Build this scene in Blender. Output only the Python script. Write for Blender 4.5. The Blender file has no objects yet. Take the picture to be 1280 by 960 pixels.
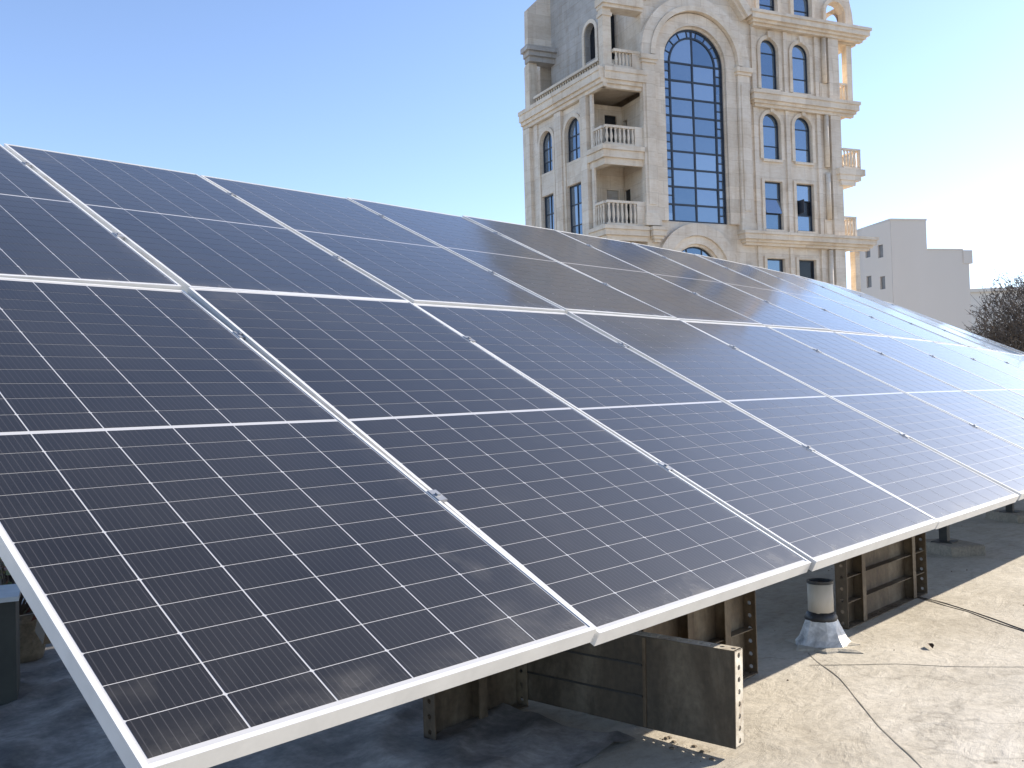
import bpy, bmesh, math, random
from mathutils import Vector, Matrix, noise
from mathutils.geometry import tessellate_polygon
random.seed(7)
R = math.radians
scene = bpy.context.scene
COL = scene.collection

# ---------------------------------------------------------------- camera, light, exposure
cam_d = bpy.data.cameras.new('camera')
cam = bpy.data.objects.new('camera', cam_d)
COL.objects.link(cam)
scene.camera = cam
cam_d.sensor_width = 36.0
cam_d.lens = 32.918
cam_d.clip_start = 0.05
cam_d.clip_end = 6000
_rt = Vector((0.68593, -0.72712, -0.02798))
_up = Vector((0.00286, -0.03576, 0.99936))
_bk = Vector((-0.72766, -0.68557, -0.02245))
cam.matrix_world = Matrix.Translation((-0.6542, -1.4046, 1.1199)) @ Matrix((_rt, _up, _bk)).transposed().to_4x4()

SUN_AZ, SUN_EL = R(-22.0), R(25.0)          # azimuth from +X towards +Y
sun_dir = Vector((math.cos(SUN_EL) * math.cos(SUN_AZ), math.cos(SUN_EL) * math.sin(SUN_AZ), math.sin(SUN_EL)))
sd = bpy.data.lights.new('sun', 'SUN')
sd.energy = 5.0
sd.angle = R(0.5)
sd.color = (1.0, 0.91, 0.78)
sun = bpy.data.objects.new('sun', sd)
COL.objects.link(sun)
sun.rotation_euler = sun_dir.to_track_quat('Z', 'Y').to_euler()
sun.location = (0, 0, 60)

world = bpy.data.worlds.new('World')
scene.world = world
world.use_nodes = True
wn = world.node_tree
sky = wn.nodes.new('ShaderNodeTexSky')
sky.sky_type = 'NISHITA'
sky.sun_disc = False
sky.sun_elevation = SUN_EL
sky.sun_rotation = math.pi / 2 - SUN_AZ
sky.altitude = 1200
sky.air_density = 1.0
sky.dust_density = 0.8
sky.ozone_density = 1.9
bg = wn.nodes['Background']
bg.inputs['Strength'].default_value = 0.13
_tint = wn.nodes.new('ShaderNodeMix')          # camera white balance of the whole sky
_tint.data_type = 'RGBA'
_tint.blend_type = 'MULTIPLY'
_tint.inputs[0].default_value = 1.0
_tint.inputs[7].default_value = (0.995, 0.95, 1.0, 1)
wn.links.new(sky.outputs[0], _tint.inputs[6])
wn.links.new(_tint.outputs[2], bg.inputs['Color'])

scene.view_settings.view_transform = 'Standard'
scene.view_settings.look = 'None'
scene.view_settings.exposure = 1.15
scene.view_settings.gamma = 1.0
scene.render.engine = 'CYCLES'
scene.cycles.max_bounces = 8
scene.cycles.use_denoising = True

# ---------------------------------------------------------------- node helpers
def new_mat(name):
    m = bpy.data.materials.new(name)
    m.use_nodes = True
    return m, m.node_tree.nodes, m.node_tree.links, m.node_tree.nodes['Principled BSDF']

def ramp(n, l, src, stops):
    r = n.new('ShaderNodeValToRGB')
    e = r.color_ramp.elements
    e[0].position, e[0].color = stops[0][0], (*stops[0][1], 1)
    e[1].position, e[1].color = stops[-1][0], (*stops[-1][1], 1)
    for p, c in stops[1:-1]:
        q = e.new(p)
        q.color = (*c, 1)
    l.new(src, r.inputs[0])
    return r.outputs[0]

def g(v):
    return (v, v, v)

def noise_tex(n, l, vec, scale, detail=4, rough=0.55, dist=0.0):
    t = n.new('ShaderNodeTexNoise')
    t.inputs['Scale'].default_value = scale
    t.inputs['Detail'].default_value = detail
    t.inputs['Roughness'].default_value = rough
    t.inputs['Distortion'].default_value = dist
    if vec is not None:
        l.new(vec, t.inputs['Vector'])
    return t.outputs['Fac']

def mixc(n, l, fac, a, b, mode='MIX'):
    m = n.new('ShaderNodeMix')
    m.data_type = 'RGBA'
    m.blend_type = mode
    for sock, v in ((m.inputs[0], fac), (m.inputs[6], a), (m.inputs[7], b)):
        if isinstance(v, (int, float)):
            sock.default_value = v
        elif isinstance(v, tuple):
            sock.default_value = (*v, 1)
        else:
            l.new(v, sock)
    return m.outputs[2]

def mathn(n, l, op, a, b=None, c=None):
    m = n.new('ShaderNodeMath')
    m.operation = op
    for i, v in enumerate((a, b, c)):
        if v is None:
            continue
        if isinstance(v, (int, float)):
            m.inputs[i].default_value = v
        else:
            l.new(v, m.inputs[i])
    return m.outputs[0]

def bump(n, l, p, h, strength, dist=0.02):
    b = n.new('ShaderNodeBump')
    b.inputs['Strength'].default_value = strength
    b.inputs['Distance'].default_value = dist
    l.new(h, b.inputs['Height'])
    l.new(b.outputs[0], p.inputs['Normal'])

def wpos(n):
    return n.new('ShaderNodeNewGeometry').outputs['Position']

def scaled(n, l, vec, sc, rotz=0.0):
    m = n.new('ShaderNodeMapping')
    m.inputs['Scale'].default_value = sc
    m.inputs['Rotation'].default_value = (0, 0, rotz)
    l.new(vec, m.inputs['Vector'])
    return m.outputs[0]

# ---------------------------------------------------------------- materials
def weathered(name, cols, scale=6, rough=0.7, metal=0.0, bmp=0.0, stretch=(1, 1, 1), fine=None, spec=0.5, bdist=0.01):
    m, n, l, p = new_mat(name)
    v = scaled(n, l, wpos(n), stretch)
    f = noise_tex(n, l, v, scale, 6, 0.62, 0.4)
    k = len(cols)
    c = ramp(n, l, f, [(0.28 + 0.44 * i / (k - 1), cc) for i, cc in enumerate(cols)])
    if fine:
        f2 = noise_tex(n, l, wpos(n), fine, 3, 0.6)
        c = mixc(n, l, 0.5, c, ramp(n, l, f2, [(0.3, g(0.55)), (0.7, g(1.35))]), 'MULTIPLY')
    l.new(c, p.inputs['Base Color'])
    p.inputs['Roughness'].default_value = rough
    p.inputs['Metallic'].default_value = metal
    p.inputs['Specular IOR Level'].default_value = spec
    if bmp:
        bump(n, l, p, noise_tex(n, l, v, scale * 3, 6, 0.65), bmp, bdist)
    return m

def dust_mix(n, l):
    """how thick the dust lies on the glass, 0..1, from world position"""
    pos = wpos(n)
    a = noise_tex(n, l, pos, 1.3, 5, 0.6, 0.6)
    b = noise_tex(n, l, scaled(n, l, pos, (9, 4, 4)), 1.6, 5, 0.65, 0.3)
    a = mathn(n, l, 'MULTIPLY', ramp(n, l, a, [(0.36, g(0.0)), (0.72, g(1.0))]), 0.6)
    b = mathn(n, l, 'MULTIPLY', ramp(n, l, b, [(0.55, g(0.0)), (0.8, g(1.0))]), 0.4)
    dust = mathn(n, l, 'ADD', a, b)
    # dirt washed down to the lower frame edge of every panel
    sp = n.new('ShaderNodeSeparateXYZ')
    l.new(pos, sp.inputs[0])
    v = mathn(n, l, 'ADD', mathn(n, l, 'MULTIPLY', sp.outputs[1], 0.8951), mathn(n, l, 'MULTIPLY', mathn(n, l, 'SUBTRACT', sp.outputs[2], 0.595), 0.4459))
    w = mathn(n, l, 'FRACT', mathn(n, l, 'DIVIDE', mathn(n, l, 'ADD', v, 0.011), 2.300))
    edge = ramp(n, l, w, [(0.0, g(1.0)), (0.012, g(0.75)), (0.05, g(0.0))])
    side = mathn(n, l, 'FRACT', mathn(n, l, 'DIVIDE', mathn(n, l, 'ADD', sp.outputs[0], 0.011), 1.156))
    sedge = ramp(n, l, side, [(0.0, g(0.0)), (0.93, g(0.0)), (0.985, g(0.45))])
    blot = ramp(n, l, noise_tex(n, l, pos, 7.0, 6, 0.68, 0.8), [(0.40, g(0.0)), (0.68, g(1.0))])
    dirt = mathn(n, l, 'MULTIPLY', mathn(n, l, 'ADD', edge, sedge), blot)
    dust = mathn(n, l, 'ADD', dust, mathn(n, l, 'MULTIPLY', dirt, 4.5))
    # single water marks and droppings
    for (uu, vv, rr, st, hollow) in MARKS:
        q = Vector((uu, vv * 0.8951, vv * 0.4459 + 0.595))
        sub = n.new('ShaderNodeVectorMath')
        sub.operation = 'DISTANCE'
        sub.inputs[1].default_value = q
        nz = n.new('ShaderNodeTexNoise')
        nz.inputs['Scale'].default_value = 11.0 if rr > 0.03 else 30.0
        nz.inputs['Detail'].default_value = 4
        l.new(pos, nz.inputs['Vector'])
        ad = n.new('ShaderNodeVectorMath')
        ad.operation = 'MULTIPLY_ADD'
        l.new(nz.outputs['Color'], ad.inputs[0])
        ad.inputs[1].default_value = (rr * 2.6,) * 3
        sh = n.new('ShaderNodeVectorMath')
        sh.operation = 'SUBTRACT'
        l.new(pos, sh.inputs[0])
        sh.inputs[1].default_value = (rr * 1.3,) * 3
        l.new(sh.outputs[0], ad.inputs[2])
        l.new(ad.outputs[0], sub.inputs[0])
        d = mathn(n, l, 'DIVIDE', sub.outputs['Value'], rr)
        stops = [(0.0, g(0.25)), (0.55, g(0.15)), (0.72, g(1.0)), (0.95, g(0.0))] if hollow else [(0.25, g(1.0)), (0.6, g(0.45)), (1.0, g(0.0))]
        dust = mathn(n, l, 'ADD', dust, mathn(n, l, 'MULTIPLY', ramp(n, l, d, stops), st * (0.95 if rr > 0.03 else 2.0)))
    return dust

# (across, up the slope, radius, strength, ring) of marks on the glass
MARKS = [(1.66, 0.06, 0.085, 1.8, True), (0.99, 0.35, 0.085, 2.6, False), (0.05, 0.20, 0.07, 2.0, False), (1.37, 0.06, 0.012, 7.0, False),
         (0.95, 0.09, 0.13, 1.7, False), (0.44, 0.06, 0.12, 1.5, False), (2.16, 0.09, 0.10, 2.2, False), (1.53, 0.05, 0.07, 2.2, False),
         (1.30, 2.20, 0.16, 1.6, False), (1.32, 4.38, 0.18, 1.5, False), (2.9, 1.4, 0.015, 6.0, False), (0.72, 1.75, 0.012, 6.0, False)]

def laminate(name, kind):
    """cells or backsheet seen through the front glass: the glass is the coat"""
    m, n, l, p = new_mat(name)
    if kind == 'cell':
        uv = n.new('ShaderNodeUVMap').outputs[0]
        sep = n.new('ShaderNodeSeparateXYZ')
        l.new(uv, sep.inputs[0])
        fr = mathn(n, l, 'FRACT', mathn(n, l, 'MULTIPLY', sep.outputs[0], 11.0))
        dd = mathn(n, l, 'ABSOLUTE', mathn(n, l, 'SUBTRACT', fr, 0.5))
        bar = mathn(n, l, 'LESS_THAN', dd, 0.055)
        info = n.new('ShaderNodeObjectInfo')
        tone = ramp(n, l, noise_tex(n, l, wpos(n), 2.5, 2), [(0.3, (0.0038, 0.0034, 0.0036)), (0.7, (0.0068, 0.006, 0.0064))])
        tone = mixc(n, l, info.outputs['Random'], tone, (0.0055, 0.0049, 0.0052))
        base = mixc(n, l, bar, tone, (0.032, 0.030, 0.031))
        rough = 0.45
    else:
        base = (0.37, 0.37, 0.38)
        rough = 0.5
    dm = dust_mix(n, l)
    amt = mathn(n, l, 'ADD', mathn(n, l, 'MULTIPLY', dm, 0.034), 0.001)
    if isinstance(base, tuple):
        rgb = n.new('ShaderNodeRGB')
        rgb.outputs[0].default_value = (*base, 1)
        base = rgb.outputs[0]
    l.new(mixc(n, l, amt, base, (0.42, 0.39, 0.34)), p.inputs['Base Color'])
    p.inputs['Roughness'].default_value = rough
    p.inputs['Specular IOR Level'].default_value = 0.34
    p.inputs['Coat Weight'].default_value = 1.0
    p.inputs['Coat IOR'].default_value = 1.18
    p.inputs['Sheen Weight'].default_value = 0.04
    p.inputs['Sheen Roughness'].default_value = 0.35
    p.inputs['Sheen Tint'].default_value = (0.9, 0.86, 0.8, 1)
    l.new(mathn(n, l, 'ADD', mathn(n, l, 'MULTIPLY', dm, 0.10), 0.075), p.inputs['Coat Roughness'])
    return m

M = {}
M['cell'] = laminate('silicon cell under glass', 'cell')
M['backsheet'] = laminate('white backsheet under glass', 'sheet')
M['alu'] = weathered('anodised aluminium', [(0.54, 0.54, 0.53), (0.64, 0.64, 0.63)], 9, 0.4, 0.2, 0, (1, 1, 1))
M['galv'] = weathered('galvanised steel', [(0.24, 0.25, 0.27), (0.36, 0.37, 0.39)], 14, 0.5, 0.6)
M['dark_steel'] = weathered('dark painted steel', [(0.018, 0.018, 0.017), (0.04, 0.037, 0.033)], 12, 0.6, 0.2, 0.1)
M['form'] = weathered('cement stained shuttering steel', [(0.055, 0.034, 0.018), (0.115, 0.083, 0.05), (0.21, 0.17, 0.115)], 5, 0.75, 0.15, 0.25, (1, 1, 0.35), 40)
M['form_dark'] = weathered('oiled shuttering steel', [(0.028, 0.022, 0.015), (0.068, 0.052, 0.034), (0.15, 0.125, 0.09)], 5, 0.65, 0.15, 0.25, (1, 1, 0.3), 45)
M['form_edge'] = weathered('worn shuttering flange', [(0.22, 0.17, 0.12), (0.42, 0.38, 0.31), (0.55, 0.52, 0.46)], 16, 0.7, 0.1, 0.2)
M['hole'] = weathered('bolt hole', [(0.008, 0.007, 0.006), (0.015, 0.013, 0.011)], 30, 0.9)
M['pvc'] = weathered('aged pvc pipe', [(0.34, 0.28, 0.21), (0.48, 0.42, 0.33), (0.56, 0.50, 0.42)], 7, 0.6, 0, 0.05, (1, 1, 0.5))
M['tar'] = weathered('bitumen', [(0.010, 0.010, 0.011), (0.04, 0.037, 0.036)], 20, 0.45, 0, 0.3)
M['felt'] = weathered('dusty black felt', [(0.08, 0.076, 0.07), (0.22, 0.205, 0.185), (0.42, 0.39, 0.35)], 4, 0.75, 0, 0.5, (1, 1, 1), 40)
M['seam'] = weathered('seam line', [(0.15, 0.133, 0.108), (0.25, 0.225, 0.18), (0.38, 0.34, 0.28)], 9, 0.85)  # darker than the roof: the crease's shadow line is put into the colour
M['foil'] = weathered('aluminium faced flashing', [(0.10, 0.10, 0.10), (0.50, 0.49, 0.47), (0.74, 0.73, 0.71), (0.82, 0.81, 0.80)], 8, 0.5, 0.0, 0.6, (1, 1, 1), 35)
M['block'] = weathered('weathered concrete block', [(0.20, 0.17, 0.13), (0.32, 0.28, 0.22)], 9, 0.9, 0, 0.4, fine=60)
M['cable'] = weathered('black cable', [(0.01, 0.01, 0.01), (0.03, 0.028, 0.025)], 10, 0.5)
M['crate'] = weathered('dark green black painted box', [(0.016, 0.02, 0.018), (0.04, 0.044, 0.038)], 5, 0.6, 0, 0.1)
M['lid'] = weathered('pale lid', [(0.40, 0.44, 0.47), (0.56, 0.60, 0.62)], 6, 0.5)
M['plaster'] = weathered('grey rendered wall', [(0.585, 0.545, 0.495), (0.605, 0.565, 0.51), (0.625, 0.585, 0.535)], 0.12, 0.9, 0, 0.05, (1, 1, 0.4))
M['plaster_pale'] = weathered('pale rendered wall', [(0.62, 0.57, 0.50), (0.70, 0.65, 0.58)], 0.4, 0.9)
M['bark'] = weathered('grey brown bark', [(0.06, 0.05, 0.042), (0.11, 0.09, 0.075), (0.17, 0.145, 0.125)], 1.5, 0.9)
M['dry_leaf'] = weathered('dry leaf', [(0.05, 0.035, 0.02), (0.14, 0.09, 0.05)], 5, 0.8)
M['leaf_red'] = weathered('reddish leaf', [(0.10, 0.03, 0.02), (0.26, 0.10, 0.06)], 12, 0.6)
M['leaf_green'] = weathered('yellow green leaf', [(0.05, 0.08, 0.02), (0.22, 0.22, 0.06)], 12, 0.6)
M['street'] = weathered('street ground', [(0.24, 0.22, 0.19), (0.36, 0.335, 0.29)], 0.05, 0.95)

def window_glass():
    m, n, l, p = new_mat('blue reflective glass')
    oi = n.new('ShaderNodeObjectInfo')
    c = mixc(n, l, oi.outputs['Random'], (0.14, 0.20, 0.27), (0.30, 0.36, 0.43))
    l.new(c, p.inputs['Base Color'])
    p.inputs['Metallic'].default_value = 0.75
    p.inputs['Roughness'].default_value = 0.09
    bump(n, l, p, noise_tex(n, l, wpos(n), 0.9, 2), 0.12, 0.05)
    return m
M['glass'] = window_glass()
M['hazy_pane'] = weathered('dusty pane', [(0.13, 0.135, 0.14), (0.2, 0.2, 0.2)], 2, 0.4)
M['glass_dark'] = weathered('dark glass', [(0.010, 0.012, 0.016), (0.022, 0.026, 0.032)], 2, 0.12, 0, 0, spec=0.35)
M['mullion'] = weathered('dark blue grey window profile', [(0.012, 0.018, 0.03), (0.022, 0.032, 0.05)], 5, 0.4)

def stone(name, cols, course=0.62, joint=0.82):
    m, n, l, p = new_mat(name)
    pos = wpos(n)
    rv = scaled(n, l, pos, (1, 1, 1), R(23.7))
    streak = noise_tex(n, l, scaled(n, l, rv, (1.6, 1.6, 0.22)), 1.0, 7, 0.66, 0.5)
    blot = noise_tex(n, l, rv, 0.55, 5, 0.6, 0.8)
    vein = noise_tex(n, l, scaled(n, l, rv, (1.2, 1.2, 5.0)), 1.6, 6, 0.7, 1.2)
    c = ramp(n, l, blot, [(0.3, cols[0]), (0.5, cols[1]), (0.7, cols[2])])
    c = mixc(n, l, 0.55, c, ramp(n, l, streak, [(0.30, (0.70, 0.62, 0.53)), (0.50, g(1.0)), (0.75, g(1.06))]), 'MULTIPLY')
    c = mixc(n, l, 0.40, c, ramp(n, l, vein, [(0.36, (0.80, 0.70, 0.58)), (0.54, g(1.0))]), 'MULTIPLY')
    sx = n.new('ShaderNodeSeparateXYZ')
    l.new(rv, sx.inputs[0])
    cx = n.new('ShaderNodeCombineXYZ')
    l.new(mathn(n, l, 'ADD', sx.outputs[0], sx.outputs[1]), cx.inputs[0])
    l.new(sx.outputs[2], cx.inputs[1])
    br = n.new('ShaderNodeTexBrick')
    br.inputs['Scale'].default_value = 1.0
    br.inputs['Brick Width'].default_value = course * 1.7
    br.inputs['Row Height'].default_value = course
    br.inputs['Mortar Size'].default_value = 0.012
    br.inputs['Color1'].default_value = (0.89, 0.88, 0.865, 1)
    br.inputs['Color2'].default_value = (1.07, 1.06, 1.04, 1)
    br.inputs['Mortar'].default_value = (joint, joint * 0.96, joint * 0.9, 1)
    l.new(cx.outputs[0], br.inputs['Vector'])
    c = mixc(n, l, 0.9, c, br.outputs['Color'], 'MULTIPLY')
    l.new(c, p.inputs['Base Color'])
    p.inputs['Roughness'].default_value = 0.7
    p.inputs['Specular IOR Level'].default_value = 0.3
    bump(n, l, p, vein, 0.25, 0.03)
    return m
M['stone'] = stone('cream travertine', [(0.60, 0.515, 0.415), (0.69, 0.61, 0.51), (0.73, 0.66, 0.57)])
M['stone_trim'] = stone('honey travertine trim', [(0.61, 0.515, 0.40), (0.71, 0.62, 0.505), (0.75, 0.67, 0.565)], 0.9, 0.9)
M['stone_grey'] = stone('grey stone', [(0.38, 0.36, 0.335), (0.44, 0.42, 0.395), (0.50, 0.48, 0.455)], 0.4, 0.8)

def roof_material():
    m, n, l, p = new_mat('cement coated roofing felt')
    pos = wpos(n)
    big = noise_tex(n, l, pos, 0.55, 6, 0.6, 0.8)
    mid = noise_tex(n, l, scaled(n, l, pos, (1, 2.2, 1), R(35)), 2.2, 8, 0.68, 0.9)
    fine = noise_tex(n, l, pos, 26, 5, 0.7)
    c = ramp(n, l, big, [(0.28, (0.34, 0.305, 0.245)), (0.5, (0.44, 0.40, 0.33)), (0.72, (0.50, 0.46, 0.39))])
    c = mixc(n, l, 0.75, c, ramp(n, l, mid, [(0.30, (0.72, 0.70, 0.67)), (0.45, (0.90, 0.89, 0.87)), (0.58, g(1.0)), (0.8, (1.14, 1.14, 1.14))]), 'MULTIPLY')
    c = mixc(n, l, 0.55, c, ramp(n, l, fine, [(0.3, g(0.66)), (0.5, g(1.0)), (0.75, g(1.16))]), 'MULTIPLY')
    swirl = noise_tex(n, l, scaled(n, l, pos, (1.0, 1.7, 1), R(-25)), 4.2, 9, 0.66, 2.2)
    c = mixc(n, l, 0.55, c, ramp(n, l, swirl, [(0.32, (0.74, 0.725, 0.70)), (0.47, (0.96, 0.955, 0.945)), (0.6, g(1.04)), (0.74, (1.14, 1.14, 1.13))]), 'MULTIPLY')
    vo = n.new('ShaderNodeTexVoronoi')
    vo.feature = 'DISTANCE_TO_EDGE'
    vo.inputs['Scale'].default_value = 0.75
    wv = n.new('ShaderNodeVectorMath')
    wv.operation = 'ADD'
    nz = n.new('ShaderNodeTexNoise')
    nz.inputs['Scale'].default_value = 2.6
    nz.inputs['Detail'].default_value = 7
    l.new(pos, nz.inputs['Vector'])
    sc = n.new('ShaderNodeVectorMath')
    sc.operation = 'SCALE'
    sc.inputs['Scale'].default_value = 0.75
    l.new(nz.outputs['Color'], sc.inputs[0])
    l.new(pos, wv.inputs[0])
    l.new(sc.outputs[0], wv.inputs[1])
    l.new(wv.outputs[0], vo.inputs['Vector'])
    crack = ramp(n, l, vo.outputs['Distance'], [(0.0, g(0.6)), (0.005, g(0.85)), (0.011, g(1.0))])
    c = mixc(n, l, mathn(n, l, 'MULTIPLY', ramp(n, l, big, [(0.45, g(0.0)), (0.6, g(1.0))]), 0.7), c, crack, 'MULTIPLY')
    spot = noise_tex(n, l, pos, 9, 3, 0.5)
    c = mixc(n, l, 0.8, c, ramp(n, l, spot, [(0.72, g(1.0)), (0.80, (0.42, 0.38, 0.33))]), 'MULTIPLY')
    l.new(c, p.inputs['Base Color'])
    p.inputs['Roughness'].default_value = 0.85
    p.inputs['Specular IOR Level'].default_value = 0.25
    h = mathn(n, l, 'ADD', mathn(n, l, 'MULTIPLY', mid, 1.0), mathn(n, l, 'ADD', mathn(n, l, 'MULTIPLY', fine, 0.4), mathn(n, l, 'MULTIPLY', swirl, 0.7)))
    bump(n, l, p, h, 0.55, 0.014)
    return m
M['roof'] = roof_material()

# ---------------------------------------------------------------- mesh helpers
def frame(O, X, Y, Z=(0, 0, 1)):
    O, X, Y, Z = Vector(O), Vector(X), Vector(Y), Vector(Z)
    return lambda a, b, c: O + X * a + Y * b + Z * c
WORLD = frame((0, 0, 0), (1, 0, 0), (0, 1, 0))

class MB:
    def __init__(s):
        s.v, s.f = [], []
    def quad(s, *pts):
        i = len(s.v)
        s.v += [Vector(p) for p in pts]
        s.f.append(tuple(range(i, i + len(pts))))
    def box(s, fr, x0, x1, y0, y1, z0, z1):
        i = len(s.v)
        s.v += [fr(x, y, z) for z in (z0, z1) for y in (y0, y1) for x in (x0, x1)]
        s.f += [tuple(i + k for k in q) for q in ((0, 2, 3, 1), (4, 5, 7, 6), (0, 1, 5, 4), (2, 6, 7, 3), (0, 4, 6, 2), (1, 3, 7, 5))]
        return s
    def bar(s, p, q, w, h, up=(0, 0, 1)):
        p, q = Vector(p), Vector(q)
        X = (q - p)
        L = X.length
        X.normalize()
        Y = Vector(up).cross(X).normalized()
        Z = X.cross(Y)
        return s.box(frame(p, X, Y, Z), 0, L, -w / 2, w / 2, -h / 2, h / 2)
    def prism(s, fr, poly, y0, y1):
        """poly in (x, z), extruded along y"""
        i, k = len(s.v), len(poly)
        s.v += [fr(x, y0, z) for x, z in poly] + [fr(x, y1, z) for x, z in poly]
        s.f += [tuple(i + j for j in range(k)), tuple(i + k + j for j in reversed(range(k)))]
        s.f += [(i + j, i + (j + 1) % k, i + k + (j + 1) % k, i + k + j) for j in range(k)]
        return s
    def wall(s, fr, outline, holes, depth, y=0.0, thick=None):
        """flat wall in (x, z) with holes; the reveals run DEPTH inwards"""
        polys = [outline] + holes
        flat = [p for q in polys for p in q]
        tris = tessellate_polygon([[Vector((a, b, 0)) for a, b in q] for q in polys])
        i = len(s.v)
        s.v += [fr(a, y, b) for a, b in flat]
        s.f += [tuple(i + k for k in t) for t in tris]
        if thick:
            j = len(s.v)
            s.v += [fr(a, y - thick, b) for a, b in flat]
            s.f += [tuple(j + k for k in t) for t in tris]
        for q in (polys if thick else holes):
            d = thick or depth
            for a in range(len(q)):
                p0, p1 = q[a], q[(a + 1) % len(q)]
                s.quad(fr(p0[0], y, p0[1]), fr(p1[0], y, p1[1]), fr(p1[0], y - d, p1[1]), fr(p0[0], y - d, p0[1]))
        return s
    def arch(s, fr, cx, cz, r0, r1, y0, y1, a0=0.0, a1=math.pi, n=24, leg=0.0):
        """half ring of rectangular section, with straight legs LEG long"""
        pts = []
        if leg:
            pts.append((cx + r0, cz - leg, cx + r1, cz - leg))
        for k in range(n + 1):
            a = a0 + (a1 - a0) * k / n
            pts.append((cx + r0 * math.cos(a), cz + r0 * math.sin(a), cx + r1 * math.cos(a), cz + r1 * math.sin(a)))
        if leg:
            pts.append((cx - r0, cz - leg, cx - r1, cz - leg))
        i = len(s.v)
        for (xa, za, xb, zb) in pts:
            s.v += [fr(xa, y0, za), fr(xb, y0, zb), fr(xb, y1, zb), fr(xa, y1, za)]
        for k in range(len(pts) - 1):
            for e in range(4):
                s.f.append((i + 4 * k + e, i + 4 * k + (e + 1) % 4, i + 4 * k + 4 + (e + 1) % 4, i + 4 * k + 4 + e))
        m = i + 4 * (len(pts) - 1)
        s.f += [(i, i + 1, i + 2, i + 3), (m + 3, m + 2, m + 1, m)]
        return s
    def tube(s, pts, rad, n=6, cap=True):
        i = len(s.v)
        m = len(pts)
        if not isinstance(rad, (list, tuple)):
            rad = [rad] * m
        pts = [Vector(p) for p in pts]
        for k, p in enumerate(pts):
            t = (pts[min(k + 1, m - 1)] - pts[max(k - 1, 0)]).normalized()
            a = t.orthogonal().normalized() if abs(t.z) > 0.95 else t.cross(Vector((0, 0, 1))).normalized()
            b = t.cross(a)
            for j in range(n):
                w = 2 * math.pi * j / n
                s.v.append(p + (a * math.cos(w) + b * math.sin(w)) * rad[k])
        for k in range(m - 1):
            for j in range(n):
                s.f.append((i + k * n + j, i + k * n + (j + 1) % n, i + (k + 1) * n + (j + 1) % n, i + (k + 1) * n + j))
        if cap:
            s.f += [tuple(i + j for j in reversed(range(n))), tuple(i + (m - 1) * n + j for j in range(n))]
        return s
    def lathe(s, O, prof, n=12, jit=0.0):
        i = len(s.v)
        O = Vector(O)
        for r, z in prof:
            for j in range(n):
                w = 2 * math.pi * j / n
                rr = r * (1 + jit * (noise.noise(Vector((math.cos(w) * 2, math.sin(w) * 2, z * 9))) if jit else 0))
                s.v.append(O + Vector((rr * math.cos(w), rr * math.sin(w), z)))
        for k in range(len(prof) - 1):
            for j in range(n):
                s.f.append((i + k * n + j, i + k * n + (j + 1) % n, i + (k + 1) * n + (j + 1) % n, i + (k + 1) * n + j))
        s.f += [tuple(i + j for j in reversed(range(n))), tuple(i + (len(prof) - 1) * n + j for j in range(n))]
        return s
    def mesh(s, name, mat, smooth=False, origin=None, recalc=True):
        me = bpy.data.meshes.new(name)
        vs = [tuple(p - origin) for p in s.v] if origin else [tuple(p) for p in s.v]
        me.from_pydata(vs, [], s.f)
        me.materials.append(mat)
        if recalc:
            bm = bmesh.new()
            bm.from_mesh(me)
            bmesh.ops.recalc_face_normals(bm, faces=bm.faces)
            bm.to_mesh(me)
            bm.free()
        if smooth:
            for p in me.polygons:
                p.use_smooth = True
        return me

def link(name, data, parent=None, loc=None, **props):
    o = bpy.data.objects.new(name, data)
    COL.objects.link(o)
    if parent is not None:
        o.parent = parent
    if loc is not None:
        o.location = loc
    for k, v in props.items():
        o[k] = v
    return o

def thing(name, loc, label, category, group=None):
    o = link(name, None, None, loc, label=label, category=category)
    o.empty_display_size = 0.2
    if group:
        o['group'] = group
    return o

def part(name, mb, mat, parent, root, smooth=False, **props):
    """mb holds world coordinates; root is the thing's Empty, every child has an identity transform"""
    return link(name, mb.mesh(name, M[mat], smooth, Vector(root.location)), parent, **props)

def arch_outline(x0, x1, z0, z1, n=14):
    r = (x1 - x0) / 2
    cx, cz = (x0 + x1) / 2, z1 - r
    return [(x0, z0), (x1, z0)] + [(cx + r * math.cos(math.pi * k / n), cz + r * math.sin(math.pi * k / n)) for k in range(n + 1)]

def rect(x0, x1, z0, z1):
    return [(x0, z0), (x1, z0), (x1, z1), (x0, z1)]

# ---------------------------------------------------------------- the ground far below and the roof underfoot
def ground_height(x, y):
    return 0.010 * noise.noise(Vector((x * 0.9, y * 0.9, 1.3))) + 0.006 * noise.noise(Vector((x * 3.1, y * 3.1, 4.0)))

mb = MB()
N = 24
for i in range(N):
    for j in range(N):
        x0, x1 = -2400 + 4800 * i / N, -2400 + 4800 * (i + 1) / N
        y0, y1 = -2400 + 4800 * j / N, -2400 + 4800 * (j + 1) / N
        mb.quad((x0, y0, -13), (x1, y0, -13), (x1, y1, -13), (x0, y1, -13))
link('ground', mb.mesh('ground', M['street']), kind='structure')

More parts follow.
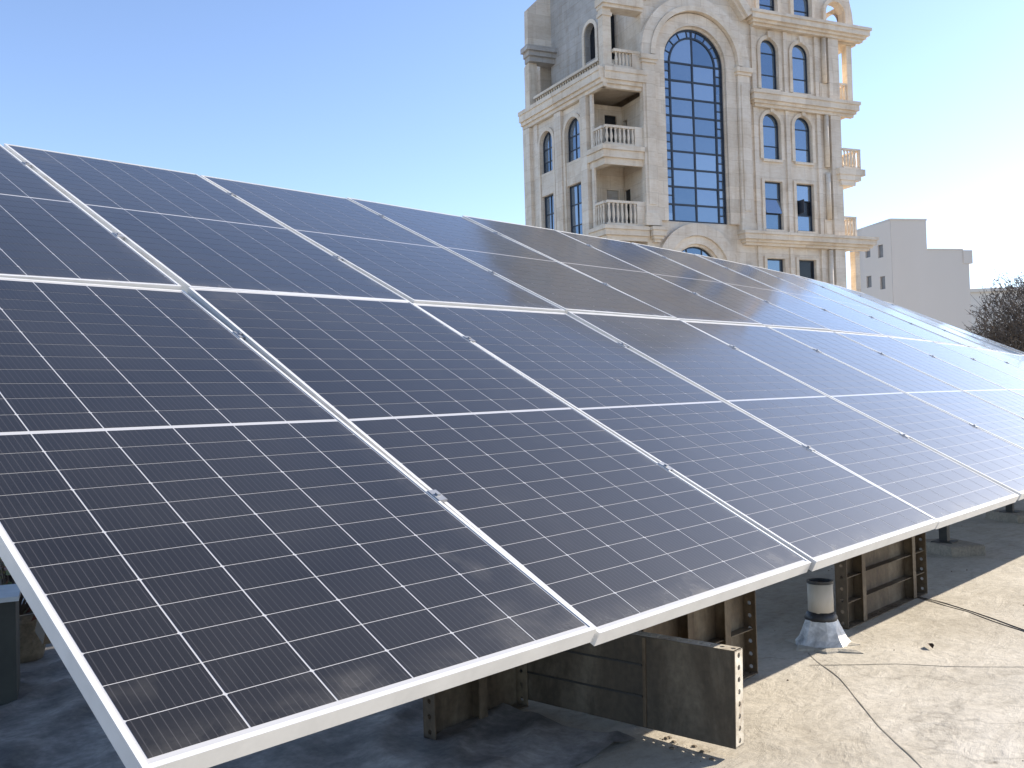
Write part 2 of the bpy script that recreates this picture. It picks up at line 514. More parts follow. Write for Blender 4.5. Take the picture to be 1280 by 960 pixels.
RX0, RX1, RY0, RY1 = -10.0, 20.0, -8.0, 12.0
mb = MB()
nx, ny = 240, 160
for j in range(ny + 1):
    for i in range(nx + 1):
        x, y = RX0 + (RX1 - RX0) * i / nx, RY0 + (RY1 - RY0) * j / ny
        mb.v.append(Vector((x, y, ground_height(x, y))))
for j in range(ny):
    for i in range(nx):
        a = j * (nx + 1) + i
        mb.f.append((a, a + 1, a + nx + 2, a + nx + 1))
roof = link('flat_roof', mb.mesh('flat_roof', M['roof'], True, recalc=False), kind='structure')
mb = MB().box(WORLD, RX0, RX1, RY0, RY1, -12.99, -0.03)
link('building_body', mb.mesh('building_body', M['plaster']), kind='structure')
for nm, (x0, x1, y0, y1), lab in (
        ('parapet_wall', (RX0, RX1, RY1 - 0.2, RY1), 'low rendered parapet wall along the rear edge of the roof'),
        ('parapet_wall', (RX1 - 0.2, RX1, RY0, RY1 - 0.203), 'low rendered parapet wall across the far right end of the roof')):
    o = thing(nm, (x0, y0, 0), lab, 'wall')
    part('wall_body', MB().box(WORLD, x0, x1, y0, y1, -0.02, 0.62), 'plaster', o, o)
    part('coping', MB().box(WORLD, x0 - 0.04, x1 + 0.04, y0 - 0.04, y1 + 0.04, 0.622, 0.69), 'plaster_pale', o, o)

# lapped edges of the felt sheets: flat welts lying on the roof
def welt(pts, w, hgt):
    out = MB()
    fine = []
    for k in range(len(pts) - 1):
        p, q = Vector((*pts[k], 0)), Vector((*pts[k + 1], 0))
        m = max(2, int((q - p).length / 0.06))
        for e in range(m):
            fine.append(p.lerp(q, e / m))
    fine.append(Vector((*pts[-1], 0)))
    row = []
    for k, p in enumerate(fine):
        t = (fine[min(k + 1, len(fine) - 1)] - fine[max(k - 1, 0)]).normalized()
        s = Vector((-t.y, t.x, 0))
        p = p + s * (0.025 * noise.noise(Vector((p.x * 2.3, p.y * 2.3, w * 50))))
        ww = w * (0.75 + 0.5 * noise.noise(Vector((p.x * 4, p.y * 4, 2))))
        for e, z in ((-1, 0.001), (-0.6, hgt), (0.6, hgt * 0.8), (1, 0.001)):
            q = p + s * ww * e
            row.append(Vector((q.x, q.y, ground_height(q.x, q.y) + z)))
    out.v = row
    for k in range(len(fine) - 1):
        for e in range(3):
            out.f.append((4 * k + e, 4 * k + e + 1, 4 * k + 5 + e, 4 * k + 4 + e))
    return out
for pts, w, hgt in (([(3.22, 0.50), (2.93, 0.24), (2.60, -0.03), (2.2, -0.35), (1.4, -1.0)], 0.0045, 0.0018),
                    ([(3.05, 0.42), (3.16, 0.25), (3.26, 0.13), (3.40, -0.08), (3.53, -0.27), (3.9, -0.8)], 0.003, 0.002),
                    ([(0.2, 1.5), (0.9, 2.4), (1.7, 3.4)], 0.012, 0.004),
                    ([(-0.2, 2.3), (0.6, 2.1), (1.2, 2.0)], 0.012, 0.004),
                    ([(0.5, 0.6), (1.3, 1.0), (2.4, 1.55), (4, 2.2), (7, 3.2)], 0.012, 0.004)):
    link('felt_seam', welt(pts, w, hgt).mesh('felt_seam', M['seam'], True), roof)

# ---------------------------------------------------------------- the solar array
TILT = R(26.48)
CT, ST = math.cos(TILT), math.sin(TILT)
HB = 0.595
PU, PV = 1.156, 2.300                       # pitch of the panels across and up the slope
PW, PH = 1.134, 2.278
# how far each panel corner stands off the mean plane (the rails sag a little): lower edge, joint of the rows, upper edge
SAG = [(-0.039, -0.020, -0.021), (-0.049, 0.0, -0.007), (-0.039, 0.018, 0.008), (-0.022, 0.031, 0.029), (-0.010, 0.044, 0.046),
       (0.003, 0.049, 0.063), (0.011, 0.056, 0.074), (0.013, 0.052, 0.069), (0.009, 0.038, 0.053), (0.001, 0.015, 0.033),
       (-0.006, -0.017, -0.001), (-0.011, -0.058, -0.07), (-0.018, -0.082, -0.167)]
def array_point(u, v, w=0.0):
    return Vector((u, v * CT - w * ST, v * ST + w * CT + HB))
def sag_at(u, v):
    i = min(max(u / PU, 0), len(SAG) - 1.001)
    k = int(i)
    t = i - k
    c = [SAG[k][e] * (1 - t) + SAG[k + 1][e] * t for e in range(3)]
    j = min(max(v / PV, 0), 1.999)
    e = int(j)
    t = j - e
    return c[e] * (1 - t) + c[e + 1] * t

# meshes shared by the panels (origin at the panel's centre, glass face at z = 0)
LIP, DEP = 0.0105, 0.038
def panel_frame_mesh():
    b = MB()
    X, Y = PW / 2, PH / 2
    prof = [(0, 0.0015), (LIP, 0.0015), (LIP, -0.004), (0.003, -0.006), (0.003, -DEP + 0.002), (0.022, -DEP + 0.002), (0.022, -DEP), (0, -DEP)]
    ring = [(-X, -Y, 1, 1), (X, -Y, -1, 1), (X, Y, -1, -1), (-X, Y, 1, -1)]
    k = len(prof)
    for (cx, cy, sx, sy) in ring:
        for (d, z) in prof:
            b.v.append(Vector((cx + sx * d, cy + sy * d, z)))
    for r in range(4):
        for e in range(k):
            b.f.append((r * k + e, r * k + (e + 1) % k, ((r + 1) % 4) * k + (e + 1) % k, ((r + 1) % 4) * k + e))
    return b.mesh('panel_frame', M['alu'])
CW, CH = 0.1796, 0.0903                     # half-cut cell
CPX, CPY, MID = 0.1842, 0.0925, 0.0145
def cell_centre(c, r):
    x = (c - 2.5) * CPX
    y = (r - 11.5) * CPY + (MID / 2 if r >= 12 else -MID / 2)
    return x, y
def cell_poly(flip):
    ch = 0.0028
    p = [(-CW / 2, -CH / 2), (CW / 2, -CH / 2), (CW / 2, CH / 2 - ch), (CW / 2 - ch, CH / 2), (-CW / 2 + ch, CH / 2), (-CW / 2, CH / 2 - ch)]
    return [(x, -y) for x, y in reversed(p)] if flip else p
def cells_mesh(items):
    vs, fs, uvs = [], [], []
    for (x, y, flip) in items:
        p = cell_poly(flip)
        i = len(vs)
        vs += [(x + a, y + b, 0.0) for a, b in p] + [(x + a, y + b, -0.0006) for a, b in p]
        fs.append(tuple(range(i, i + 6)))
        uvs += [(a / CW + 0.5, b / CH + 0.5) for a, b in p]
        for e in range(6):
            q = (e + 1) % 6
            fs.append((i + e, i + 6 + e, i + 6 + q, i + q))
            uvs += [(0.01, 0.5)] * 4
    me = bpy.data.meshes.new('solar_cell')
    me.from_pydata(vs, [], fs)
    ul = me.uv_layers.new(name='UVMap')
    for k, uv in enumerate(uvs):
        ul.data[k].uv = uv
    me.materials.append(M['cell'])
    return me
frame_me = panel_frame_mesh()
X, Y = PW / 2 - 0.006, PH / 2 - 0.006
sheet_me = MB().box(WORLD, -X, X, -Y, Y, -0.0055, -0.0006).mesh('backsheet', M['backsheet'])
single = {f: cells_mesh([(0, 0, f)]) for f in (False, True)}
every = [(c, r) for r in range(24) for c in range(6)]
all_cells_me = cells_mesh([(*cell_centre(c, r), r % 2 == 1) for c, r in every])
clamp_me = MB().box(WORLD, -0.016, 0.016, -0.028, 0.028, -0.006, 0.0045).box(WORLD, -0.006, 0.006, -0.006, 0.006, 0.0045, 0.010).mesh('clamp', M['galv'])
box_me = MB().box(WORLD, -0.06, 0.06, -0.035, 0.035, -0.030, -0.006).mesh('junction_box', M['cable'])

SHIFT = {0: [(0.001, .006), (-.004, .003), (-.011, -.006), (-.006, -.005), (.003, -.007), (.006, -.008), (.006, -.01), (.004, -.005)],
         1: [(0, 0), (.010, -.007), (.012, -.011), (.002, -.005), (.002, -.004), (.002, -.006), (.005, -.006), (.004, -.003)]}
ORD = ['first', 'second', 'third', 'fourth', 'fifth', 'sixth', 'seventh', 'eighth', 'ninth', 'tenth', 'eleventh', 'twelfth']
LOOK = {(0, 0): 'near black solar panel at the lower left corner of the array, faint blue smear',
        (1, 0): 'dark solar panel above the corner one, first of the upper row',
        (0, 1): 'dark solar panel over the upright shuttering sheet, round smudge at its bottom edge'}
NCOL = 12
JIT = random.Random(21)
DETAILED = {(0, c) for c in range(6)} | {(1, c) for c in range(5)}
for row in (0, 1):
    for col in range(NCOL):
        P = {}
        for a in (0, 1):
            for b in (0, 1):
                P[a, b] = array_point((col + a) * PU, (row + b) * PV, SAG[col + a][row + b])
        du, dv = SHIFT[row][col] if col < len(SHIFT[row]) else (0, 0)
        ctr = (P[0, 0] + P[1, 0] + P[0, 1] + P[1, 1]) / 4 + Vector((du, dv * CT, dv * ST))
        ax = ((P[1, 0] - P[0, 0]) + (P[1, 1] - P[0, 1])).normalized()
        ay = ((P[0, 1] - P[0, 0]) + (P[1, 1] - P[1, 0]))
        az = ax.cross(ay).normalized()
        # no two panels lie quite in one plane
        k = 0.0025 if col < 3 else 0.004
        az = (az + ax * JIT.gauss(0, k) + ay.normalized() * JIT.gauss(0, k)).normalized()
        ax = (ax - az * ax.dot(az)).normalized()
        ay = az.cross(ax)
        lab = LOOK.get((row, col), 'solar panel in the %s row, %s from the left end of the array' % (('lower', 'upper')[row], ORD[col]))
        root = thing('solar_panel', None, lab, 'solar panel', 'solar panels of the tilted roof array')
        root.matrix_world = Matrix.Translation(ctr) @ Matrix((ax, ay, az)).transposed().to_4x4()
        link('panel_frame', frame_me, root)
        link('backsheet', sheet_me, root)
        link('junction_box', box_me, root)
        if (row, col) in DETAILED:
            for c, r in every:
                x, y = cell_centre(c, r)
                link('solar_cell', single[r % 2 == 1], root, (x, y, 0.0))
        else:
            link('solar_cells', all_cells_me, root, kind='stuff')
        if col < NCOL - 1:
            for y in (-0.49, 0.69):
                link('clamp', clamp_me, root, (PW / 2 + 0.011, y, 0.0))

# rails under the panels, legs and bracing
GR = 'steel rails carrying the solar panels'
for v, word in ((0.50, 'lowest, along the front edge'), (1.72, 'second up the slope'), (2.86, 'third up the slope'), (4.08, 'topmost, along the rear edge')):
    o = thing('mounting_rail', array_point(0.03, v, -0.1), 'dark steel rail under the solar panels, ' + word, 'rail', GR)
    b = MB()
    for k in range(NCOL):
        u0, u1 = (0.03 if k == 0 else k * PU), ((k + 1) * PU - (0.03 if k == NCOL - 1 else 0))
        p, q = (array_point(u, v, sag_at(u, v) - DEP - 0.032) for u in (u0, u1))
        b.bar(p, q, 0.045, 0.058, (0, -ST, CT))
    part('rail_body', b, 'dark_steel', o, o)
def footing(x, y, label, half=(0.2, 0.13), dz=0.07, rot=0.5):
    o = thing('concrete_block', (x, y, 0), label, 'block', 'footing blocks of the array legs')
    X = Vector((math.cos(rot), math.sin(rot), 0))
    Y = Vector((-X.y, X.x, 0))
    fr = frame((x, y, 0), X, Y)
    bl = MB().prism(fr, [(-half[0], -0.02), (half[0], -0.02), (half[0] * 0.97, dz * 0.9), (half[0] * 0.9, dz), (-half[0] * 0.9, dz), (-half[0] * 0.98, dz * 0.85)], -half[1], half[1])
    part('block_body', bl, 'block', o, o)
    return dz
def leg(x, v, label, w=0.055, base=0.0):
    top = array_point(x, v, sag_at(x, v) - DEP - 0.066)
    o = thing('support_leg', (top.x, top.y, base), label, 'leg', 'dark steel legs under the array')
    part('post', MB().box(frame((top.x, top.y, 0), (1, 0, 0), (0, 1, 0)), -w / 2, w / 2, -w / 2, w / 2, base, top.z - 0.012), 'dark_steel', o, o)
    part('base_plate', MB().box(frame((top.x, top.y, 0), (1, 0, 0), (0, 1, 0)), -0.07, 0.07, -0.07, 0.07, base, base + 0.006), 'dark_steel', o, o)
    part('head_plate', MB().box(frame(top, (1, 0, 0), (0, CT, ST), (0, -ST, CT)), -0.11, 0.11, -0.04, 0.04, -0.004, 0.006), 'dark_steel', o, o)
    return top
for x, v, where in ((6.25, 1.02, 'on the nearer concrete block beyond the ribbed sheets'),
                    (8.25, 1.16, 'on the farthest concrete block at the right'),):
    y = array_point(x, v).y
    dz = footing(x, y, 'flat concrete block under a steel leg, ' + ('just beyond the ribbed shuttering sheet' if x < 7 else 'farthest to the right in the sun'), rot=0.95)
    leg(x, v, 'dark square leg ' + where, base=dz)
for x in (1.0, 5.2, 9.4, 13.4):
    leg(x, 4.0, 'tall dark rear leg under the upper edge of the array, ' + {1.0: 'nearest', 5.2: 'second nearest', 9.4: 'third nearest', 13.4: 'farthest'}[x])
for x in (10.6, 13.2):
    leg(x, 1.1, 'short dark front leg beyond the concrete blocks, ' + ('nearer of the two' if x < 12 else 'at the far end of the array'))

# ---------------------------------------------------------------- shuttering sheets used as props
def shutter(fr, Lg, Hg, dep, cols, rows, root, mat, matf, step=0.055):
    """steel shuttering sheet: plate at y = 0, flanges and ribs towards +y"""
    part('face_plate', MB().box(fr, 0.0, Lg, -0.004, 0.0, 0, Hg), mat, root, root)
    def holes(n, w, L):
        out = []
        for k in range(n):
            c = L * (k + 0.5) / n
            out.append([(c + 0.009 * math.cos(a), w / 2 + 0.009 * math.sin(a)) for a in [math.pi / 4 * e + 0.39 for e in range(8)]])
        return out
    def mapped(a, b, c, d, e, f):
        return lambda x, y, z: fr(a + b * x + c * y, d * z + 0.0005, e + f * x + (c if False else 0))
    n1, n2 = max(3, int(Hg / step)), max(4, int(Lg / step))
    end0 = lambda x, y, z: fr(0.0 - y, z, x)
    end1 = lambda x, y, z: fr(Lg + y, z, x)
    low = lambda x, y, z: fr(x, z, 0.0 - y)
    top = lambda x, y, z: fr(x, z, Hg + y)
    for f_, n_, L_ in ((end0, n1, Hg), (end1, n1, Hg), (low, n2, Lg), (top, n2, Lg)):
        part('flange', MB().wall(f_, [(0, 0.0005), (L_, 0.0005), (L_, dep), (0, dep)], holes(n_, dep, L_), 0.005, 0.0, 0.005), matf, root, root)
    for x in cols:
        part('rib', MB().box(fr, x - 0.0025, x + 0.0025, 0.001, dep * 0.92, 0.007, Hg - 0.007), mat, root, root)
        part('rib_cap', MB().box(fr, x - 0.02, x + 0.02, dep * 0.92, dep * 0.92 + 0.004, 0.007, Hg - 0.007), mat, root, root)
    xs = [0.006] + [c for c in cols] + [Lg - 0.006]
    for z in rows:
        for a, b_ in zip(xs[:-1], xs[1:]):
            part('rib', MB().box(fr, a + 0.003, b_ - 0.003, 0.001, dep * 0.8, z - 0.002, z + 0.002), mat, root, root)
SG = 'steel shuttering sheets propped under the array'
# standing across the front edge, plain face to the left
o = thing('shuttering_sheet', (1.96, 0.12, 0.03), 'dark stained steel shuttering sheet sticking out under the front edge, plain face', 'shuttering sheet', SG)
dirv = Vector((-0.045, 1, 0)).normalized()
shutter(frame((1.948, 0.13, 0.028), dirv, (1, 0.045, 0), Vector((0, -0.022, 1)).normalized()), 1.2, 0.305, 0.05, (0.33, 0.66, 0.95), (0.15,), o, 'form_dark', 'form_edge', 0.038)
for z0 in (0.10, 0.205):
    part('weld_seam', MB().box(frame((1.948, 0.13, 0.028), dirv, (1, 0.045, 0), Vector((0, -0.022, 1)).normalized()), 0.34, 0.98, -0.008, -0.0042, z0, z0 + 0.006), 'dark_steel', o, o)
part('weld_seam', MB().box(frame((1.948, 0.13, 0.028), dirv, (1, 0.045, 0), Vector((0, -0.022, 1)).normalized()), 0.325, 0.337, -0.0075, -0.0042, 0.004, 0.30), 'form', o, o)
b = MB()
rnd = random.Random(9)
for k in range(26):
    x, y = rnd.gauss(1.93, 0.018), rnd.uniform(0.16, 0.42)
    r = rnd.choice((0.003, 0.004, 0.006, 0.009))
    b.lathe((x, y, ground_height(x, y) - 0.002), [(r * 0.7, 0), (r, r * 0.3), (r * 0.8, r * 0.7), (r * 0.3, r * 0.9)], 6, 0.9)
link('rubble', b.mesh('rubble', M['form']), kind='stuff')
# standing lengthwise, ribs to the front
for (x0, y0, Lg, Hg, cols, rows, lab) in (
        (2.01, 0.57, 0.78, 0.72, (0.30, 0.56), (0.18, 0.36, 0.54), 'rusty brown ribbed shuttering sheet standing behind the plain faced one'),
        (3.69, 0.585, 1.04, 0.60, (0.20, 0.86), (0.12, 0.24, 0.36, 0.48), 'olive brown ribbed shuttering sheet beside the white collared vent pipe'),
        (1.44, 1.02, 0.46, 0.62, (0.23,), (0.2, 0.4), 'short dark shuttering sheet deep in the shade under the corner panel')):
    o = thing('shuttering_sheet', (x0, y0, 0), lab, 'shuttering sheet', SG)
    shutter(frame((x0, y0, 0.004), (1, 0, 0), (0, -1, 0)), Lg, Hg, 0.055, cols, rows, o, 'form', 'form', 0.05)

# ---------------------------------------------------------------- vent pipe with flashing
PX, PY = 3.388, 0.522
o = thing('vent_pipe', (PX, PY, 0), 'short beige vent pipe with a white foil collar and tar ring', 'pipe')
b = MB()
n = 28
prof = [(0.056, 0.10), (0.056, 0.285), (0.050, 0.285), (0.050, 0.12)]
b.lathe((PX, PY, 0), prof, n)
part('pipe_wall', b, 'pvc', o, o, True)
part('pipe_mouth', MB().lathe((PX, PY, 0), [(0.0585, 0.276), (0.0585, 0.288), (0.049, 0.288), (0.049, 0.15)], n), 'tar', o, o)
part('flashing', MB().lathe((PX, PY, 0), [(0.125, -0.015), (0.118, 0.010), (0.100, 0.035), (0.084, 0.075), (0.068, 0.115), (0.0605, 0.135)], 13, 0.16), 'foil', o, o)
part('tar_ring', MB().lathe((PX, PY, 0), [(0.069, 0.112), (0.0715, 0.122), (0.066, 0.136), (0.0572, 0.150)], 26, 0.10), 'tar', o, o, True)
part('tar_skirt', MB().lathe((PX, PY, 0), [(0.155, -0.012), (0.145, 0.006), (0.12, 0.012)], 17, 0.8), 'roof', o, o)

# ---------------------------------------------------------------- loose things on the roof
def along_ground(pts, r, sag=0.0, step=0.05):
    out = []
    for k in range(len(pts) - 1):
        p, q = Vector((*pts[k], 0)), Vector((*pts[k + 1], 0))
        m = max(2, int((q - p).length / step))
        for e in range(m):
            out.append(p.lerp(q, e / m))
    out.append(Vector((*pts[-1], 0)))
    for p in out:
        p.x += 0.012 * noise.noise(Vector((p.x * 4, p.y * 4, r * 900)))
        p.y += 0.012 * noise.noise(Vector((p.x * 4, p.y * 4, r * 900 + 9)))
        p.z = ground_height(p.x, p.y) + r * 0.9
    return out
for pts, r, lab in (([(4.66, 0.62), (4.60, 0.53), (4.52, 0.37), (4.42, 0.20), (4.30, 0.05), (4.17, -0.10), (3.95, -0.35), (3.6, -0.8)], 0.0021, 'thin black cable running from the ribbed shuttering sheet over the sunny roof, straighter one'),
                    ([(4.64, 0.60), (4.56, 0.50), (4.46, 0.34), (4.405, 0.22), (4.27, 0.06), (4.13, -0.12), (3.9, -0.4), (3.5, -0.85)], 0.0017, 'thin black cable looping slightly apart from the straighter one beside it')):
    c = MB().tube(along_ground(pts, r), r, 6)
    link('cable', c.mesh('cable', M['cable'], True), None, None, label=lab, category='cable', group='cables trailing over the roof')
b = MB()
for (x, y, s, a) in ((3.59, 0.118, 0.030, 0.6),):
    for sgn in (-1, 1):
        z = ground_height(x, y) + 0.004
        X_ = Vector((math.cos(a), math.sin(a), 0))
        Y_ = Vector((-X_.y, X_.x, 0))
        P = lambda u, w, h: Vector((x, y, z)) + X_ * (u * s) + Y_ * (w * s * sgn) + Vector((0, 0, h * s))
        b.quad(P(-1.2, 0, 0.1), P(-0.5, 0.42, 0.45), P(0.4, 0.40, 0.5), P(1.2, 0, 0.25))
link('dried_leaf', b.mesh('dried_leaf', M['dry_leaf']), None, None, label='curled dark dried leaf lying on the sunny roof near the vent pipe', category='leaf')
b = MB()
rnd = random.Random(3)
for k in range(150):
    x, y = rnd.uniform(1.6, 9), rnd.uniform(-1.6, 2.4)
    s = rnd.choice((0.0015, 0.002, 0.003, 0.005))
    b.lathe((x, y, ground_height(x, y) - 0.001), [(s, 0), (s * 0.9, s * 0.6), (s * 0.3, s)], 5)
link('roof_grit', b.mesh('roof_grit', M['dry_leaf']), kind='stuff')

# left, in the shade behind the array: a dark box and a potted plant
o = thing('storage_box', (0.37, 2.72, 0), 'dark box with a pale bluish lid in the shade left of the array', 'box')
fr = frame((0.68, 2.56, 0), Vector((-0.93, 0.36, 0)).normalized(), Vector((0.36, 0.93, 0)).normalized())
part('box_body', MB().box(fr, 0, 0.75, 0, 0.30, -0.01, 0.405), 'crate', o, o)
part('lid', MB().box(fr, -0.012, 0.762, -0.012, 0.312, 0.407, 0.425), 'lid', o, o)
part('handle', MB().box(fr, 0.3, 0.45, -0.02, -0.001, 0.28, 0.30), 'dark_steel', o, o)
o = thing('potted_plant', (0.93, 3.30, 0), 'potted plant with reddish and yellow green leaves behind the dark box', 'plant')
part('pot', MB().lathe((0.93, 3.30, -0.01), [(0.11, 0), (0.15, 0.20), (0.16, 0.20), (0.16, 0.24), (0.14, 0.24), (0.13, 0.19)], 18), 'block', o, o)
b1, b2, st = MB(), MB(), MB()
for k in range(230):
    a, rr = rnd.uniform(0, 6.283), 0.25 * math.sqrt(rnd.random())
    c = Vector((0.93 + rr * math.cos(a), 3.30 + rr * math.sin(a), 0.22 + 0.34 * rnd.random() ** 0.8))
    d = Vector((rnd.gauss(0, 1), rnd.gauss(0, 1), rnd.gauss(0.3, 0.6))).normalized()
    e = d.orthogonal().normalized()
    s = rnd.uniform(0.018, 0.04)
    (b1 if rnd.random() < 0.55 else b2).quad(c - d * s, c + e * s * 0.45 + d * s * 0.1, c + d * s, c - e * s * 0.45 + d * s * 0.1)
    if k % 6 == 0:
        st.tube([(0.93, 3.30, 0.18), (0.93 + rr * 0.5 * math.cos(a), 3.30 + rr * 0.5 * math.sin(a), 0.30), c], [0.006, 0.004, 0.002], 4)
part('red_leaves', b1, 'leaf_red', o, o, kind='stuff')
part('green_leaves', b2, 'leaf_green', o, o, kind='stuff')
part('stems', st, 'bark', o, o)
def felt_and_shade_sheet():  # crumpled felt at the left; its dark colour also paints shade on bare roof
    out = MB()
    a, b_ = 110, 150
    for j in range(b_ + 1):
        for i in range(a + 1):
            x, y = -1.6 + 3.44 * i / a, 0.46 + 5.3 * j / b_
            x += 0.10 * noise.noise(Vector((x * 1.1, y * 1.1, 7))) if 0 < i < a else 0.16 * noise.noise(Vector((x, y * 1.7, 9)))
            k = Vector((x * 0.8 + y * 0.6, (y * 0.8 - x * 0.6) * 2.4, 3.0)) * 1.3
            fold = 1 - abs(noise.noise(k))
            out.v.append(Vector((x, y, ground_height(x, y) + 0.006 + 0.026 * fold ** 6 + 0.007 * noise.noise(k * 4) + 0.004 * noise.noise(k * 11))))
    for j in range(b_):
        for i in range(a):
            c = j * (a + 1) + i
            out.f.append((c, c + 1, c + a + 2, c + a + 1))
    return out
link('felt_and_shade_sheet', felt_and_shade_sheet().mesh('felt_and_shade_sheet', M['felt'], True, recalc=False), None, None,
     label='crumpled dusty dark roofing felt, extended as painted shade under the corner of the array', category='roofing felt')
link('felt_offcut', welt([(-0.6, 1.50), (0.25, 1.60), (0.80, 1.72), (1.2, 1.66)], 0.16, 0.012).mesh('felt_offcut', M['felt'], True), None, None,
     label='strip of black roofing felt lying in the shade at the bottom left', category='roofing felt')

# ---------------------------------------------------------------- the stone apartment building
K0 = Vector((32.634, 23.840, 0.0))
FD = Vector((math.cos(R(-23.706)), math.sin(R(-23.706)), 0))
FN = Vector((FD.y, -FD.x, 0))
LD = Vector((math.cos(R(71.794)), math.sin(R(71.794)), 0))
LN = Vector((-LD.y, LD.x, 0))
FR = frame(K0, FD, FN)                       # front: s to the right, y outwards
LF = frame(K0, LD, LN)                       # side: t backwards, y outwards
B = thing('apartment_building', (K0.x, K0.y, -13), 'tall cream stone apartment building with arched windows and corner balconies', 'building')
BASE, TOP = -13.0, 22.6

def bpart(name, mb, mat='stone', parent=None, smooth=False, **kw):
    return part(name, mb, mat, parent or B, B, smooth, **kw)

def window(fr, x0, x1, z0, z1, arched, vs, hs, y, fw=0.06, bw=0.05, mat='glass', skip=(), open_pane=None):
    """dark framed window: the frame is the part, each pane a sub-part"""
    b = MB()
    r = (x1 - x0) / 2
    cx, cz = (x0 + x1) / 2, z1 - r
    zs = cz if arched else z1
    b.box(fr, x0, x0 + fw, y - 0.05, y + 0.03, z0, zs)
    b.box(fr, x1 - fw, x1, y - 0.05, y + 0.03, z0, zs)
    b.box(fr, x0 + fw, x1 - fw, y - 0.05, y + 0.03, z0, z0 + fw)
    if arched:
        b.arch(fr, cx, cz, r - fw, r, y - 0.05, y + 0.03, n=16)
    else:
        b.box(fr, x0 + fw, x1 - fw, y - 0.05, y + 0.03, z1 - fw, z1)
    def half(z):
        return r if (not arched or z <= cz) else math.sqrt(max(r * r - (z - cz) ** 2, 0))
    def ceil_(x):
        return zs if not arched else cz + math.sqrt(max(r * r - (x - cx) ** 2, 0))
    for v in vs:
        b.box(fr, v - bw / 2, v + bw / 2, y - 0.04, y + 0.022, z0 + fw, ceil_(v) - fw * 0.6)
    for z in hs:
        w = half(z) - fw * 0.6
        b.box(fr, cx - w, cx + w, y - 0.042, y + 0.018, z - bw / 2, z + bw / 2)
    w = bpart('window_frame', b, 'mullion')
    xs, zz = [x0 + fw] + list(vs) + [x1 - fw], [z0 + fw] + list(hs) + [z1 - fw]
    for i in range(len(xs) - 1):
        for j in range(len(zz) - 1):
            if (i, j) in skip:
                continue
            xa, xb, za, zb = xs[i], xs[i + 1], zz[j], zz[j + 1]
            if arched and zb > cz:
                ri = r - fw
                top = []
                for k in range(9):
                    x = xb + (xa - xb) * k / 8
                    top.append((x, min(zb, cz + math.sqrt(max(ri * ri - (x - cx) ** 2, 0)))))
                poly = [(xa, za), (xb, za)] + [q for q in top if q[1] > za + 0.004]
                if len(poly) < 3:
                    continue
            else:
                poly = rect(xa, xb, za, zb)
            jx, jz = random.gauss(0, 0.006), random.gauss(0, 0.006)
            mx, mz = (xa + xb) / 2, (za + zb) / 2
            tilt = 0.0
            if open_pane == (i, j):
                tilt = 0.28
            f2 = lambda a, q, c: fr(a, y - 0.012 + q + jx * (a - mx) + jz * (c - mz) + tilt * (zb - c), c)
            bpart('window_pane', MB().prism(f2, poly, -0.006, 0.0), mat, w)
    return w

# window rows of the front: s0, s1 pairs and the heights of the storeys
FW = [(8.66, 9.70), (10.57, 11.61)]
ROWS = {'A': (16.07, 18.53, True), 'B': (12.65, 14.90, True), 'C': (9.24, 11.58, False), 'D': (5.35, 7.83, False), 'E': (1.8, 4.2, False)}
BW = (3.17, 6.47, 9.35, 18.45)               # the tall arched window
holes = [arch_outline(*BW, 26)]
for k, (z0, z1, ar) in ROWS.items():
    for s0, s1 in FW:
        holes.append(arch_outline(s0, s1, z0, z1) if ar else rect(s0, s1, z0, z1))
LOWC, LOWR = (4.62, 7.0), 1.25               # arch under it
holes.append(arch_outline(LOWC[0] - LOWR, LOWC[0] + LOWR, 2.5, LOWC[1] + LOWR, 18))
bpart('front_wall', MB().wall(FR, rect(2.04, 13.35, BASE, 19.66), holes, 0.38))
GY = -0.15
for k, (z0, z1, ar) in ROWS.items():
    h = z1 - z0
    hs = (z0 + 0.30 * h, z0 + 0.735 * h) if ar else (z0 + 0.34 * h, z0 + 0.65 * h)
    for e, (s0, s1) in enumerate(FW):
        if k == 'C' and e == 1:
            window(FR, s0, s1, z0, z1, ar, (), hs, GY, skip={(0, 1)})
            bpart('open_sash', MB().box(FR, s0 + 0.10, s0 + 0.14, GY - 0.05, GY + 0.55, hs[0] + 0.03, hs[1] - 0.03), 'mullion')
        elif k == 'C':
            window(FR, s0, s1, z0, z1, ar, (), hs, GY, open_pane=(0, 1))
        elif k == 'D' and e == 1:
            window(FR, s0, s1, z0, z1, ar, (), hs, GY, mat='glass_dark')
        else:
            window(FR, s0, s1, z0, z1, ar, (), hs, GY)
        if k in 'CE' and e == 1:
            bpart('dark_room', MB().box(FR, s0 + 0.05, s1 - 0.05, -0.9, GY - 0.07, z0, z1), 'glass_dark')

